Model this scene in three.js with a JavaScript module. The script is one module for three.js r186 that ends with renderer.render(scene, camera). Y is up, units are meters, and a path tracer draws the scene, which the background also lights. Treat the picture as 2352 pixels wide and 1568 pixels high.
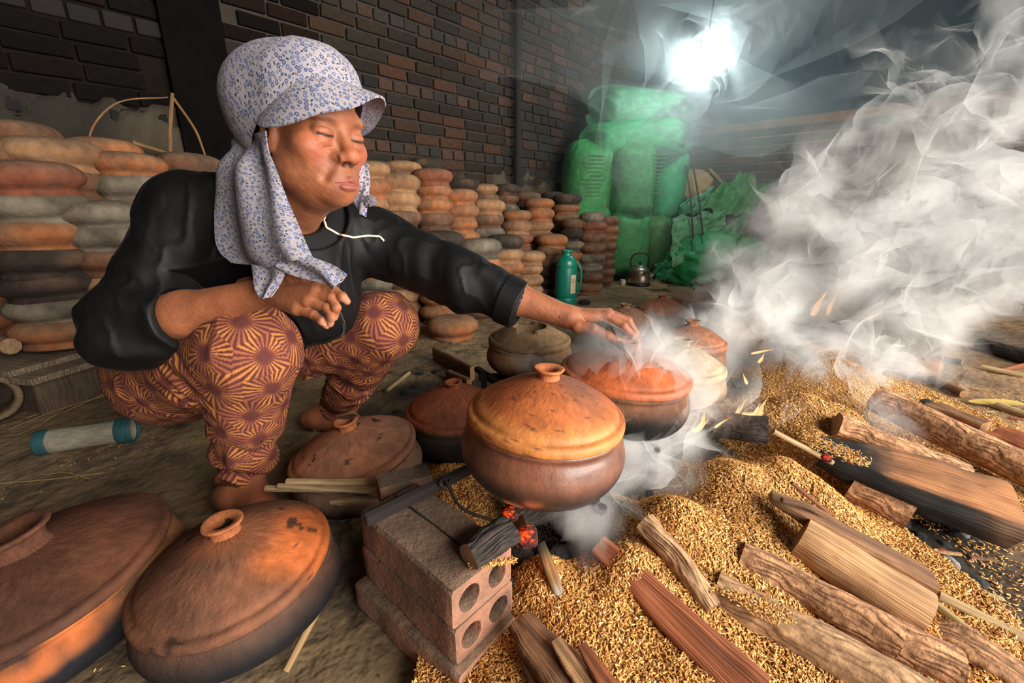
import * as THREE from 'three';
import { mergeGeometries, mergeVertices, toCreasedNormals } from 'three/addons/utils/BufferGeometryUtils.js';
import { RoundedBoxGeometry } from 'three/addons/geometries/RoundedBoxGeometry.js';
import { RectAreaLightUniformsLib } from 'three/addons/lights/RectAreaLightUniformsLib.js';

// ---------- camera, daylight, exposure ----------
const scene = new THREE.Scene();
const FOCAL = 1000, PITCH = 16.5 * Math.PI / 180, EYE = 0.61;          // focal length in pixels of a 2352 x 1568 frame
const camera = new THREE.PerspectiveCamera(2 * Math.atan(784 / FOCAL) * 180 / Math.PI, 1.5, 0.02, 60);
camera.position.set(0, EYE, 0);
camera.rotation.set(-PITCH, 0, 0);
scene.add(camera);
const renderer = new THREE.WebGLRenderer({ antialias: true });
renderer.toneMapping = THREE.LinearToneMapping;
renderer.toneMappingExposure = 0.94;
renderer.shadowMap.enabled = true;
scene.background = new THREE.Color(0.55, 0.62, 0.72);                     // overcast sky outside the open shed side
RectAreaLightUniformsLib.init();

// The shed stands at an angle to the camera: WALL runs along the pots, INTO points from it into the room.
const DX = 0.682, DF = 0.731;                                             // direction of the wall (x, forward)
const W0 = [-0.504, 3.48];
const TURN = Math.atan2(DF, DX);
const at2 = (s, w) => [W0[0] + DX * s + DF * w, W0[1] + DF * s - DX * w];  // (along the wall, out from it) -> (x, forward)
const V = (x, y, f) => new THREE.Vector3(x, y, -f);
const sw = (s, w, y = 0) => { const [x, f] = at2(s, w); return V(x, y, f); };

const ROOM = { s0: -4.6, s1: 2.6, w1: 5.2, top: 2.95 };
const DOOR = { s0: -2.9, s1: 0.5, top: 2.4 };                            // the open side that lets the daylight in
{
  const w = DOOR.s1 - DOOR.s0, h = DOOR.top;
  const day = new THREE.RectAreaLight(new THREE.Color(1.0, 0.955, 0.885), 17.5, w - 0.1, h - 0.1);
  day.name = 'daylight_in_doorway';
  day.position.copy(sw((DOOR.s0 + DOOR.s1) / 2, ROOM.w1 - 0.02, h / 2));
  day.lookAt(sw((DOOR.s0 + DOOR.s1) / 2, 0, h / 2 - 0.35));
  scene.add(day);
}

// ---------- helpers ----------
const cosP = Math.cos(PITCH), sinP = Math.sin(PITCH);
// a point at depth t along the sight line of a pixel / where that sight line meets the height y
const P = (px, py, t) => { const xc = (px - 1176) / FOCAL, yc = -(py - 784) / FOCAL; return new THREE.Vector3(xc * t, EYE + (yc * cosP - sinP) * t, -(cosP + yc * sinP) * t); };
const depthAt = (py, y) => (EYE - y) / (sinP + (py - 784) / FOCAL * cosP);
const G = (px, py, y = 0) => P(px, py, depthAt(py, y));
const R = (d) => d * Math.PI / 180;
const lerp = (a, b, t) => a + (b - a) * t, clamp = (x, a = 0, b = 1) => Math.min(b, Math.max(a, x));
const smooth = (a, b, x) => { const t = clamp((x - a) / (b - a)); return t * t * (3 - 2 * t); };
function rng(seed) { let a = seed | 0; return () => { a = (a + 0x6d2b79f5) | 0; let t = Math.imul(a ^ (a >>> 15), 1 | a); t = (t + Math.imul(t ^ (t >>> 7), 61 | t)) ^ t; return ((t ^ (t >>> 14)) >>> 0) / 4294967296; }; }
const rnd = rng(20240);
const rr = (a, b) => a + (b - a) * rnd();
const hash3 = (x, y, z) => { let h = Math.imul(x, 374761393) ^ Math.imul(y, 668265263) ^ Math.imul(z, 1274126177); h = Math.imul(h ^ (h >>> 13), 1274126177); return ((h ^ (h >>> 16)) >>> 0) / 4294967296; };
function noise3(x, y, z) {
  const i = Math.floor(x), j = Math.floor(y), k = Math.floor(z); let u = x - i, v = y - j, w = z - k;
  u = u * u * (3 - 2 * u); v = v * v * (3 - 2 * v); w = w * w * (3 - 2 * w);
  const l = (a, b, t) => a + (b - a) * t;
  return l(l(l(hash3(i, j, k), hash3(i + 1, j, k), u), l(hash3(i, j + 1, k), hash3(i + 1, j + 1, k), u), v), l(l(hash3(i, j, k + 1), hash3(i + 1, j, k + 1), u), l(hash3(i, j + 1, k + 1), hash3(i + 1, j + 1, k + 1), u), v), w);
}
const fbm3 = (x, y, z, o = 4) => { let s = 0, a = 0.5, n = 0; for (let i = 0; i < o; i++) { s += a * noise3(x, y, z); n += a; a *= 0.5; x = x * 2.03 + 7.1; y = y * 2.03 + 3.7; z = z * 2.03 + 1.3; } return s / n; };
// periodic 2-D noise for tiling textures
function pnoise(x, y, per, seed = 0) {
  const i = Math.floor(x), j = Math.floor(y); let u = x - i, v = y - j; u = u * u * (3 - 2 * u); v = v * v * (3 - 2 * v);
  const h = (a, b) => hash3(((a % per) + per) % per, ((b % per) + per) % per, seed);
  return lerp(lerp(h(i, j), h(i + 1, j), u), lerp(h(i, j + 1), h(i + 1, j + 1), u), v);
}
const pfbm = (u, v, per, o = 5, seed = 0) => { let s = 0, a = 0.5, n = 0; for (let k = 0; k < o; k++) { s += a * pnoise(u * per, v * per, per, seed + k); n += a; a *= 0.55; per *= 2; } return s / n; };
function tex(w, h, fn, srgb = true) {
  const d = new Uint8Array(w * h * 4);
  for (let y = 0; y < h; y++) for (let x = 0; x < w; x++) { const c = fn((x + 0.5) / w, (y + 0.5) / h, x, y), o = (y * w + x) * 4; d[o] = clamp(c[0]) * 255; d[o + 1] = clamp(c[1]) * 255; d[o + 2] = clamp(c[2]) * 255; d[o + 3] = 255; }
  const t = new THREE.DataTexture(d, w, h); t.magFilter = THREE.LinearFilter; t.minFilter = THREE.LinearMipmapLinearFilter; t.generateMipmaps = true; t.wrapS = t.wrapT = THREE.RepeatWrapping;
  if (srgb) t.colorSpace = THREE.SRGBColorSpace; t.needsUpdate = true; return t;
}
const rep = (t, x, y = x) => { const c = t.clone(); c.repeat.set(x, y); c.needsUpdate = true; return c; };
const mixc = (a, b, t) => [lerp(a[0], b[0], t), lerp(a[1], b[1], t), lerp(a[2], b[2], t)];
const lin = (c) => c.map((x) => (x <= 0.04045 ? x / 12.92 : ((x + 0.055) / 1.055) ** 2.4));
const rgb = (r, g, b) => [r / 255, g / 255, b / 255];
const mat = (o) => new THREE.MeshStandardMaterial({ roughness: 0.9, ...o });
const phys = (o) => new THREE.MeshPhysicalMaterial({ roughness: 0.9, ...o });

// ---------- naming ----------
const used = new Map(), labels = new Map();
function numbered(n) { const k = used.get(n) ?? 0; used.set(n, k + 1); return k ? n + '_' + String(k).padStart(3, '0') : n; }
function tag(o, label, category, group, kind) {
  if (label) { o.userData.label = label; if (labels.has(label) && !group) console.log('same label:', label); labels.set(label, 1); const n = label.split(/\s+/).length; if (n < 4 || n > 16) console.log('label length', n, label); }
  if (category) o.userData.category = category; if (group) o.userData.group = group; if (kind) o.userData.kind = kind; return o;
}
function thing(name, label, category, pos = [0, 0, 0], turn = 0, group) {
  const o = new THREE.Group(); o.name = numbered(name); pos.isVector3 ? o.position.copy(pos) : o.position.set(...pos); o.rotation.y = turn; scene.add(o); return tag(o, label, category, group);
}
function single(name, geo, m, label, category, group, kind) { const o = new THREE.Mesh(geo, m); o.name = numbered(name); o.castShadow = o.receiveShadow = true; scene.add(o); return tag(o, label, category, group, kind); }
function part(name, geo, m, parent, label) { const o = new THREE.Mesh(geo, m); o.name = name; o.castShadow = o.receiveShadow = true; parent.add(o); if (label) o.userData.label = label; return o; }
function struct(name) { const o = new THREE.Group(); o.name = name; o.userData.kind = 'structure'; scene.add(o); return o; }

// ---------- geometry helpers ----------
function colored(geo, fn) { const p = geo.attributes.position, n = geo.attributes.normal, c = new Float32Array(p.count * 3); for (let i = 0; i < p.count; i++) { const k = lin(fn(p.getX(i), p.getY(i), p.getZ(i), n ? [n.getX(i), n.getY(i), n.getZ(i)] : null)); c.set(k, i * 3); } geo.setAttribute('color', new THREE.BufferAttribute(c, 3)); return geo; }
function warp(geo, fn) { const p = geo.attributes.position, v = new THREE.Vector3(); for (let i = 0; i < p.count; i++) { v.fromBufferAttribute(p, i); fn(v, i); p.setXYZ(i, v.x, v.y, v.z); } geo.computeVertexNormals(); return geo; }
// turned profile: [[r, y], ...]; a Catmull-Rom curve through the points, or straight where sharp
function turned(pts, seg = 48, n = 40, wobble = 0, seed = 1) {
  const c = new THREE.CatmullRomCurve3(pts.map(([r, y]) => new THREE.Vector3(r, y, 0)), false, 'centripetal');
  const g = new THREE.LatheGeometry(c.getSpacedPoints(n).map((p) => new THREE.Vector2(Math.max(p.x, 0.0001), p.y)), seg);
  if (wobble) { const p = g.attributes.position; for (let i = 0; i < p.count; i++) { const x = p.getX(i), y = p.getY(i), z = p.getZ(i), r = Math.hypot(x, z), a = Math.atan2(z, x); const k = 1 + wobble * (Math.sin(a * 2 + seed) * 0.6 + Math.sin(a * 3 + seed * 2.3) * 0.4 + (noise3(Math.cos(a) * 2 + seed, y * 20, Math.sin(a) * 2) - 0.5)); p.setXYZ(i, x * k, y + (r > 0.03 ? wobble * 0.04 * Math.sin(a + seed * 5) : 0), z * k); } g.computeVertexNormals(); weldSeam(g, seg); }
  return g;
}
function weldSeam(g, seg) { const n = g.attributes.normal, rows = n.count / (seg + 1); for (let j = 0; j < rows; j++) { const a = j, b = seg * rows + j; const v = new THREE.Vector3(n.getX(a) + n.getX(b), n.getY(a) + n.getY(b), n.getZ(a) + n.getZ(b)).normalize(); n.setXYZ(a, v.x, v.y, v.z); n.setXYZ(b, v.x, v.y, v.z); } }
const quatTo = (from, to) => new THREE.Quaternion().setFromUnitVectors(from.clone().normalize(), to.clone().normalize());
// a bar from a to b with a rounded rectangular section w x h (h kept upright)
function barGeo(a, b, w, h, rad = 0.2) {
  const L = a.distanceTo(b), g = new RoundedBoxGeometry(w, h, L, 2, Math.min(w, h) * rad);
  const m = new THREE.Matrix4().lookAt(b, a, new THREE.Vector3(0, 1, 0)); m.setPosition(a.clone().add(b).multiplyScalar(0.5)); return g.applyMatrix4(m);
}
function tube(points, r, seg = 24, rad = 8, closed = false) { return new THREE.TubeGeometry(new THREE.CatmullRomCurve3(points, closed), seg, r, rad, closed); }
// a rounded stick along points, its radius given by fn(0..1), capped
function limb(points, fn, seg = 24, sides = 14, wob = 0, seed = 0) {
  const c = new THREE.CatmullRomCurve3(points), fr = c.computeFrenetFrames(seg), pos = [], uv = [], idx = [], L = c.getLength();
  if (fr.tangents.every((t) => Math.abs(t.y) < 0.93)) fr.tangents.forEach((t, i) => { fr.normals[i] = t.clone().cross(new THREE.Vector3(0, 1, 0)).normalize(); fr.binormals[i] = fr.normals[i].clone().cross(t).normalize(); });
  for (let i = 0; i <= seg; i++) { const u = i / seg, p = c.getPointAt(u); for (let j = 0; j <= sides; j++) { const a = (j % sides) / sides * Math.PI * 2, r = fn(u, a) * (1 + wob * (noise3(Math.cos(a) * 1.5 + seed, u * L * 25, Math.sin(a) * 1.5) - 0.5)); const q = p.clone().addScaledVector(fr.normals[i], Math.cos(a) * r).addScaledVector(fr.binormals[i], Math.sin(a) * r); pos.push(q.x, q.y, q.z); uv.push(j / sides, u * L); } }
  for (let i = 0; i < seg; i++) for (let j = 0; j < sides; j++) { const a = i * (sides + 1) + j, b = a + sides + 1; idx.push(a, a + 1, b, b, a + 1, b + 1); }
  const g = new THREE.BufferGeometry(); g.setAttribute('position', new THREE.Float32BufferAttribute(pos, 3)); g.setAttribute('uv', new THREE.Float32BufferAttribute(uv, 2)); g.setIndex(idx); g.computeVertexNormals();
  const n = g.attributes.normal; for (let i = 0; i <= seg; i++) { const a = i * (sides + 1), b = a + sides; const v = new THREE.Vector3(n.getX(a) + n.getX(b), n.getY(a) + n.getY(b), n.getZ(a) + n.getZ(b)).normalize(); n.setXYZ(a, v.x, v.y, v.z); n.setXYZ(b, v.x, v.y, v.z); }
  { const p0 = c.getPointAt(0.5), m0 = Math.floor(seg / 2) * (sides + 1); let s = 0; for (let j = 0; j < sides; j++) { const o = m0 + j; s += n.getX(o) * (pos[o * 3] - p0.x) + n.getY(o) * (pos[o * 3 + 1] - p0.y) + n.getZ(o) * (pos[o * 3 + 2] - p0.z); } if (s < 0) { const ix = g.index.array; for (let i = 0; i < ix.length; i += 3) { const t = ix[i]; ix[i] = ix[i + 1]; ix[i + 1] = t; } for (let i = 0; i < n.count; i++) n.setXYZ(i, -n.getX(i), -n.getY(i), -n.getZ(i)); } }
  const caps = [[0, -1], [seg, 1]].map(([i, s]) => { const p = c.getPointAt(i / seg), t = c.getTangentAt(i / seg).multiplyScalar(s), cp = [p.x + t.x * 0.001, p.y + t.y * 0.001, p.z + t.z * 0.001], cu = [0.5, 0.5], ci = []; for (let j = 0; j <= sides; j++) { const o = (i * (sides + 1) + j) * 3; cp.push(pos[o], pos[o + 1], pos[o + 2]); cu.push(0.5 + 0.4 * Math.cos(j / sides * 6.283), 0.5 + 0.4 * Math.sin(j / sides * 6.283)); if (j < sides) s > 0 ? ci.push(0, j + 2, j + 1) : ci.push(0, j + 1, j + 2); } const q = new THREE.BufferGeometry(); q.setAttribute('position', new THREE.Float32BufferAttribute(cp, 3)); q.setAttribute('uv', new THREE.Float32BufferAttribute(cu, 2)); q.setIndex(ci); q.computeVertexNormals(); return q; });
  return { side: g, caps, all: mergeGeometries([g, ...caps]) };
}
// ---------- implicit surfaces: a sparse surface-nets mesher ----------
const smin = (a, b, k) => { const h = Math.max(k - Math.abs(a - b), 0) / k; return Math.min(a, b) - h * h * k * 0.25; };
const smax = (a, b, k) => -smin(-a, -b, k);
const sdEll = (x, y, z, cx, cy, cz, rx, ry, rz) => { const dx = x - cx, dy = y - cy, dz = z - cz, k0 = Math.hypot(dx / rx, dy / ry, dz / rz), k1 = Math.hypot(dx / (rx * rx), dy / (ry * ry), dz / (rz * rz)); return k1 < 1e-9 ? -Math.min(rx, ry, rz) : k0 * (k0 - 1) / k1; };
const sdCap = (x, y, z, a, b, ra, rb) => { const bx = b.x - a.x, by = b.y - a.y, bz = b.z - a.z, px = x - a.x, py = y - a.y, pz = z - a.z, h = clamp((px * bx + py * by + pz * bz) / (bx * bx + by * by + bz * bz)); return Math.hypot(px - bx * h, py - by * h, pz - bz * h) - (ra + (rb - ra) * h); };
function netMesh(f, lo, hi, h, slack = 1.25) {
  const B = 6, nb = [0, 1, 2].map((k) => Math.ceil((hi[k] - lo[k]) / h / B)), N = nb.map((b) => b * B + 1), val = new Float32Array(N[0] * N[1] * N[2]).fill(NaN);
  const id = (i, j, k) => (k * N[1] + j) * N[0] + i, reach = B * h * 0.87 * slack, live = [];
  for (let c = 0; c < nb[2]; c++) for (let b = 0; b < nb[1]; b++) for (let a = 0; a < nb[0]; a++) {
    if (Math.abs(f(lo[0] + (a + 0.5) * B * h, lo[1] + (b + 0.5) * B * h, lo[2] + (c + 0.5) * B * h)) > reach) continue;
    live.push([a, b, c]);
    for (let k = c * B; k <= c * B + B; k++) for (let j = b * B; j <= b * B + B; j++) for (let i = a * B; i <= a * B + B; i++) { const o = id(i, j, k); if (val[o] !== val[o]) val[o] = f(lo[0] + i * h, lo[1] + j * h, lo[2] + k * h); }
  }
  const vert = new Map(), pos = [], nor = [], idx = [], E = [[0, 1], [2, 3], [4, 5], [6, 7], [0, 2], [1, 3], [4, 6], [5, 7], [0, 4], [1, 5], [2, 6], [3, 7]], c8 = new Float32Array(8), e = h * 0.35;
  const grad = (x, y, z) => { const g = [f(x + e, y, z) - f(x - e, y, z), f(x, y + e, z) - f(x, y - e, z), f(x, y, z + e) - f(x, y, z - e)], l = Math.hypot(...g) || 1; return [g[0] / l, g[1] / l, g[2] / l, l / (2 * e)]; };
  for (const [a, b, c] of live) for (let k = c * B; k < c * B + B; k++) for (let j = b * B; j < b * B + B; j++) for (let i = a * B; i < a * B + B; i++) {
    let m = 0; for (let q = 0; q < 8; q++) { c8[q] = val[id(i + (q & 1), j + ((q >> 1) & 1), k + (q >> 2))]; if (c8[q] < 0) m |= 1 << q; }
    if (m === 0 || m === 255) continue;
    let n = 0, x = 0, y = 0, z = 0;
    for (const [p, q] of E) { if ((c8[p] < 0) === (c8[q] < 0)) continue; const t = c8[p] / (c8[p] - c8[q]); x += lerp(p & 1, q & 1, t); y += lerp((p >> 1) & 1, (q >> 1) & 1, t); z += lerp(p >> 2, q >> 2, t); n++; }
    x = lo[0] + (i + x / n) * h; y = lo[1] + (j + y / n) * h; z = lo[2] + (k + z / n) * h;
    let g = grad(x, y, z); const d = clamp(f(x, y, z) / Math.max(g[3], 0.3), -h * 0.5, h * 0.5); x -= g[0] * d; y -= g[1] * d; z -= g[2] * d; g = grad(x, y, z);
    vert.set(id(i, j, k), pos.length / 3); pos.push(x, y, z); nor.push(g[0], g[1], g[2]);
  }
  const quad = (a, b, c, d, flip) => { if (a === undefined || b === undefined || c === undefined || d === undefined) return; flip ? idx.push(a, c, b, a, d, c) : idx.push(a, b, c, a, c, d); };
  for (const o of vert.keys()) {
    const i = o % N[0], j = Math.floor(o / N[0]) % N[1], k = Math.floor(o / N[0] / N[1]), v0 = val[o];
    const g = (di, dj, dk) => vert.get(id(i + di, j + dj, k + dk));
    if (j && k) { const v = val[id(i + 1, j, k)]; if ((v0 < 0) !== (v < 0)) quad(g(0, -1, -1), g(0, 0, -1), g(0, 0, 0), g(0, -1, 0), v0 >= 0); }
    if (i && k) { const v = val[id(i, j + 1, k)]; if ((v0 < 0) !== (v < 0)) quad(g(-1, 0, -1), g(-1, 0, 0), g(0, 0, 0), g(0, 0, -1), v0 >= 0); }
    if (i && j) { const v = val[id(i, j, k + 1)]; if ((v0 < 0) !== (v < 0)) quad(g(-1, -1, 0), g(0, -1, 0), g(0, 0, 0), g(-1, 0, 0), v0 >= 0); }
  }
  const geo = new THREE.BufferGeometry(); geo.setAttribute('position', new THREE.Float32BufferAttribute(pos, 3)); geo.setAttribute('normal', new THREE.Float32BufferAttribute(nor, 3)); geo.setIndex(idx); return geo;
}
const planarUV = (g, k = 1) => { const p = g.attributes.position, n = g.attributes.normal, uv = new Float32Array(p.count * 2); for (let i = 0; i < p.count; i++) { const x = p.getX(i), y = p.getY(i), z = p.getZ(i); uv[i * 2] = (x * 0.8 + z * 0.6) * k; uv[i * 2 + 1] = (y + (x * 0.6 - z * 0.8) * 0.5) * k; } g.setAttribute('uv', new THREE.BufferAttribute(uv, 2)); return g; };
// ---------- shared textures ----------
const T = {};
T.grain = tex(512, 512, (u, v) => { const n = pfbm(u, v, 8, 6, 3), s = pnoise(u * 170, v * 170, 170, 9), k = 0.86 + 0.34 * (n - 0.5) + (s > 0.94 ? -0.16 : 0) + (s < 0.04 ? 0.1 : 0); return [k, k, k]; });
T.bump = tex(512, 512, (u, v) => { const k = pfbm(u, v, 16, 6, 21) * 0.8 + 0.2 * pnoise(u * 200, v * 200, 200, 5); return [k, k, k]; }, false);
T.dirt = tex(1024, 1024, (u, v) => {
  const n = pfbm(u, v, 6, 7, 40), m = pfbm(u, v, 24, 4, 60), s = pnoise(u * 300, v * 300, 300, 70), a = pnoise(u * 110, v * 220, 110, 75);
  let c = mixc(rgb(116, 97, 76), rgb(158, 135, 106), clamp(0.5 + (n - 0.5) * 2.2)); c = mixc(c, rgb(74, 60, 48), clamp((m - 0.55) * 3)); if (a > 0.9) c = mixc(c, rgb(176, 144, 92), 0.5); if (s > 0.95) c = mixc(c, rgb(40, 33, 28), 0.6); return c;
});
T.dirtBump = tex(1024, 1024, (u, v) => { const k = pfbm(u, v, 12, 7, 40) * 0.7 + 0.3 * pfbm(u, v, 60, 3, 44); return [k, k, k]; }, false);
T.wood = tex(512, 512, (u, v) => { const w = pfbm(u, v, 4, 3, 90) * 0.05, f = pnoise((u + w) * 64, v * 3, 64, 93) * 0.6 + pnoise((u + w) * 200, v * 6, 200, 94) * 0.4, k = 0.74 + 0.42 * (f - 0.5) + 0.35 * (pfbm(u, v, 5, 4, 96) - 0.5) + (pnoise(u * 90, v * 14, 90, 97) > 0.95 ? -0.22 : 0); return [k + 0.12, k + 0.1, k + 0.08]; });
T.woodBump = tex(512, 512, (u, v) => { const w = pfbm(u, v, 4, 3, 90) * 0.05, k = pnoise((u + w) * 64, v * 3, 64, 93) * 0.6 + pnoise((u + w) * 200, v * 6, 200, 94) * 0.4; return [k, k, k]; }, false);
T.bark = tex(512, 512, (u, v) => { const q = pfbm(u, v, 4, 3, 81) * 0.1, r = Math.abs(pnoise((u + q) * 26, (v + q * 0.4) * 5, 130, 83) - 0.5) * 2, f = pfbm(u, v, 22, 5, 85), k = 0.56 + 0.42 * Math.pow(r, 0.55) * f + 0.34 * (f - 0.5); return [k + 0.1, k + 0.03, k - 0.03]; });
T.barkBump = tex(512, 512, (u, v) => { const q = pfbm(u, v, 4, 3, 81) * 0.1, r = Math.abs(pnoise((u + q) * 26, (v + q * 0.4) * 5, 130, 83) - 0.5) * 2, f = pfbm(u, v, 22, 5, 85), k = Math.pow(r, 0.6) * 0.6 + 0.4 * f; return [k, k, k]; }, false);
T.weave = tex(256, 256, (u, v) => { const a = Math.sin(u * 64 * 6.283) * 0.5 + 0.5, b = Math.sin(v * 64 * 6.283) * 0.5 + 0.5, k = (Math.floor(u * 64) + Math.floor(v * 64)) % 2 ? a : b; return [k, k, k]; }, false);

// ---------- ground ----------
const M = {};
M.dirt = mat({ map: rep(T.dirt, 0.75), bumpMap: rep(T.dirtBump, 0.75), bumpScale: 0.02, vertexColors: true, roughness: 0.95 });
const ashSpots = [[1250, 1180, 0.2, 0.9], [1090, 900, 0.2, 0.75], [960, 900, 0.13, 0.7], [1000, 1060, 0.14, 0.7], [1250, 900, 0.2, 0.75], [1450, 950, 0.24, 0.7], [1600, 880, 0.28, 0.7], [1720, 800, 0.3, 0.6], [1850, 720, 0.4, 0.5], [2090, 1230, 0.13, 0.9], [2200, 1260, 0.14, 0.75], [2010, 1190, 0.1, 0.85], [2250, 1330, 0.1, 0.5], [1150, 1480, 0.07, 0.8], [800, 1330, 0.09, 0.45], [2300, 780, 0.25, 0.4], [830, 950, 0.08, 0.4]].map(([x, y, r, k]) => [G(x, y), r, k]);
const groundY = (x, f) => (fbm3(x * 3, 0.3, f * 3, 3) - 0.5) * 0.022 + (fbm3(x * 14, 2.2, f * 14, 3) - 0.5) * 0.012;
{
  const axis = (a, b, c, d, fine, coarse) => { const o = []; for (let x = a; x < b; x += coarse) o.push(x); for (let x = b; x < c; x += fine) o.push(x); for (let x = c; x <= d; x += coarse) o.push(x); return o; };
  const xs = axis(-4.4, -1.7, 2.4, 5.4, 0.016, 0.12), fs = axis(-4.6, 0.2, 3.4, 7.4, 0.016, 0.12), pos = [], uv = [], col = [], idx = [];
  for (const f of fs) for (const x of xs) {
    pos.push(x, groundY(x, f), -f); uv.push(x, f);
    let dark = 0; for (const [c, r, k] of ashSpots) { const d = Math.hypot(x - c.x, f + c.z) / r * (0.7 + 0.6 * noise3(x * 9, 5, f * 9)); dark = Math.max(dark, k * smooth(1.15, 0.4, d)); }
    const warm = smooth(0.2, 1.3, x) * 0.35, n = 0.9 + 0.3 * (fbm3(x * 1.3, 8, f * 1.3, 3) - 0.5);
    const c = mixc([0.98 * n + warm * 0.25, 0.95 * n + warm * 0.1, 0.88 * n], [0.2, 0.19, 0.18], dark); col.push(...lin(c.map((k) => clamp(k))));
  }
  const w = xs.length; for (let j = 0; j < fs.length - 1; j++) for (let i = 0; i < w - 1; i++) { const a = j * w + i; idx.push(a, a + 1, a + w, a + 1, a + w + 1, a + w); }
  const g = new THREE.BufferGeometry(); g.setAttribute('position', new THREE.Float32BufferAttribute(pos, 3)); g.setAttribute('uv', new THREE.Float32BufferAttribute(uv, 2)); g.setAttribute('color', new THREE.Float32BufferAttribute(col, 3)); g.setIndex(idx); g.computeVertexNormals();
  const floor = struct('floor'); part('packed_earth', g, M.dirt, floor);
  part('subsoil', new THREE.BoxGeometry(9.8, 0.2, 12).translate(0.5, -0.13, -1.4), mat({ color: 0x4a3b2d }), floor);
}

// ---------- walls ----------
const wallMat = mat({ map: rep(T.grain, 1.3), color: 0x3e332a, bumpMap: rep(T.bump, 2), bumpScale: 0.01 });
const sootMat = mat({ map: rep(T.grain, 0.6), color: 0x3c3e3d });
function brickGeo(l, h, d, seed) { const g = new RoundedBoxGeometry(l, h, d, 1, 0.004); const q = rng(seed); const k = [q(), q(), q(), q()]; return warp(g, (v) => { v.y += (k[0] - 0.5) * 0.004 * v.x / l; v.z += (noise3(v.x * 30 + seed, v.y * 40, 1) - 0.5) * 0.005; v.x += (k[1] - 0.5) * 0.006 * v.y / h; }); }
const boxUV = (g, k = 4) => { const p = g.attributes.position, n = g.attributes.normal, uv = new Float32Array(p.count * 2); for (let i = 0; i < p.count; i++) { const ax = Math.abs(n.getX(i)), ay = Math.abs(n.getY(i)), az = Math.abs(n.getZ(i)), x = p.getX(i), y = p.getY(i), z = p.getZ(i); const [a, b] = ax > ay && ax > az ? [z, y] : ay > az ? [x, z] : [x, y]; uv[i * 2] = a * k; uv[i * 2 + 1] = b * k; } g.setAttribute('uv', new THREE.BufferAttribute(uv, 2)); return g; };
const box = (w, h, d, x = 0, y = 0, z = 0) => boxUV(new THREE.BoxGeometry(w, h, d), 1).translate(x, y, z);
const brickCols = [0x3a2d22, 0x2f2820, 0x463225, 0x352f26, 0x523728, 0x1b1512, 0x16120f, 0x201713, 0x181411, 0x261a14].map((c, i) => phys({ map: rep(T.grain, 1), color: c, bumpMap: rep(T.bump, 1), bumpScale: 0.004, specularIntensity: i < 5 ? 0.5 : 0.15 }));   // the last five are darker copies with the top-left shade painted in
function brickField(parent, s0, s1, y0, y1, z, most, skip = () => false) {
  const forms = [0, 1, 2].map((k) => boxUV(brickGeo(0.2, 0.06, 0.03, k + 3), 5)), heads = [0, 1].map((k) => boxUV(brickGeo(0.095, 0.06, 0.03, k + 13), 5)), all = [];
  let row = 0;
  for (let y = y0; y < y1; y += 0.0745, row++) {
    let s = s0 - rnd() * 0.1; const header = row % 5 === 3;
    while (s < s1) { const L = header ? 0.095 : 0.2, x = s + L / 2; s += L + 0.013; if (x > s1 || skip(x, y)) continue; all.push([x + rr(-0.003, 0.003), y + rr(-0.003, 0.003), z + rr(-0.004, 0.005), header, rr(-0.012, 0.012)]); }
  }
  const eye = new THREE.Vector3(0, EYE, 0), M4 = parent.matrixWorld; parent.updateMatrixWorld(true);
  for (const b of all) b.d = new THREE.Vector3(b[0], b[1], b[2]).applyMatrix4(M4).distanceTo(eye) * (b[3] ? 1.5 : 1);
  all.sort((a, b) => a.d - b.d);
  const rest = [];
  all.forEach((b, i) => {
    const pool = b[3] ? heads : forms, g = pool[i % pool.length], sooty = parent.name === 'wall_left' && rnd() < smooth(-0.4, -1.3, b[0]) + smooth(2.0, 2.6, b[1]) * 0.6, m = Math.floor(rnd() * 5) + (sooty ? 5 : 0);  // sooty picks the copies with shade painted in, towards the left and top
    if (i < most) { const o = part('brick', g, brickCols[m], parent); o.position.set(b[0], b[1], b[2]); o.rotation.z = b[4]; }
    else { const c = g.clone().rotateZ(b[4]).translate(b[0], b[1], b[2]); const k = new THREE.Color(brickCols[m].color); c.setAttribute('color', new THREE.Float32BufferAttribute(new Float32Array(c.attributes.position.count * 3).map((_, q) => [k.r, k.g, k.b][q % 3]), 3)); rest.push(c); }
  });
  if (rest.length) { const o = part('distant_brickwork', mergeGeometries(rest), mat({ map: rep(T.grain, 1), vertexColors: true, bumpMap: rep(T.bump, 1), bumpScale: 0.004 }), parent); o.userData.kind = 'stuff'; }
}
const wallAt = (name, s, w, turn) => { const o = struct(name); o.position.copy(sw(s, w)); o.rotation.y = turn; return o; };
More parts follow.
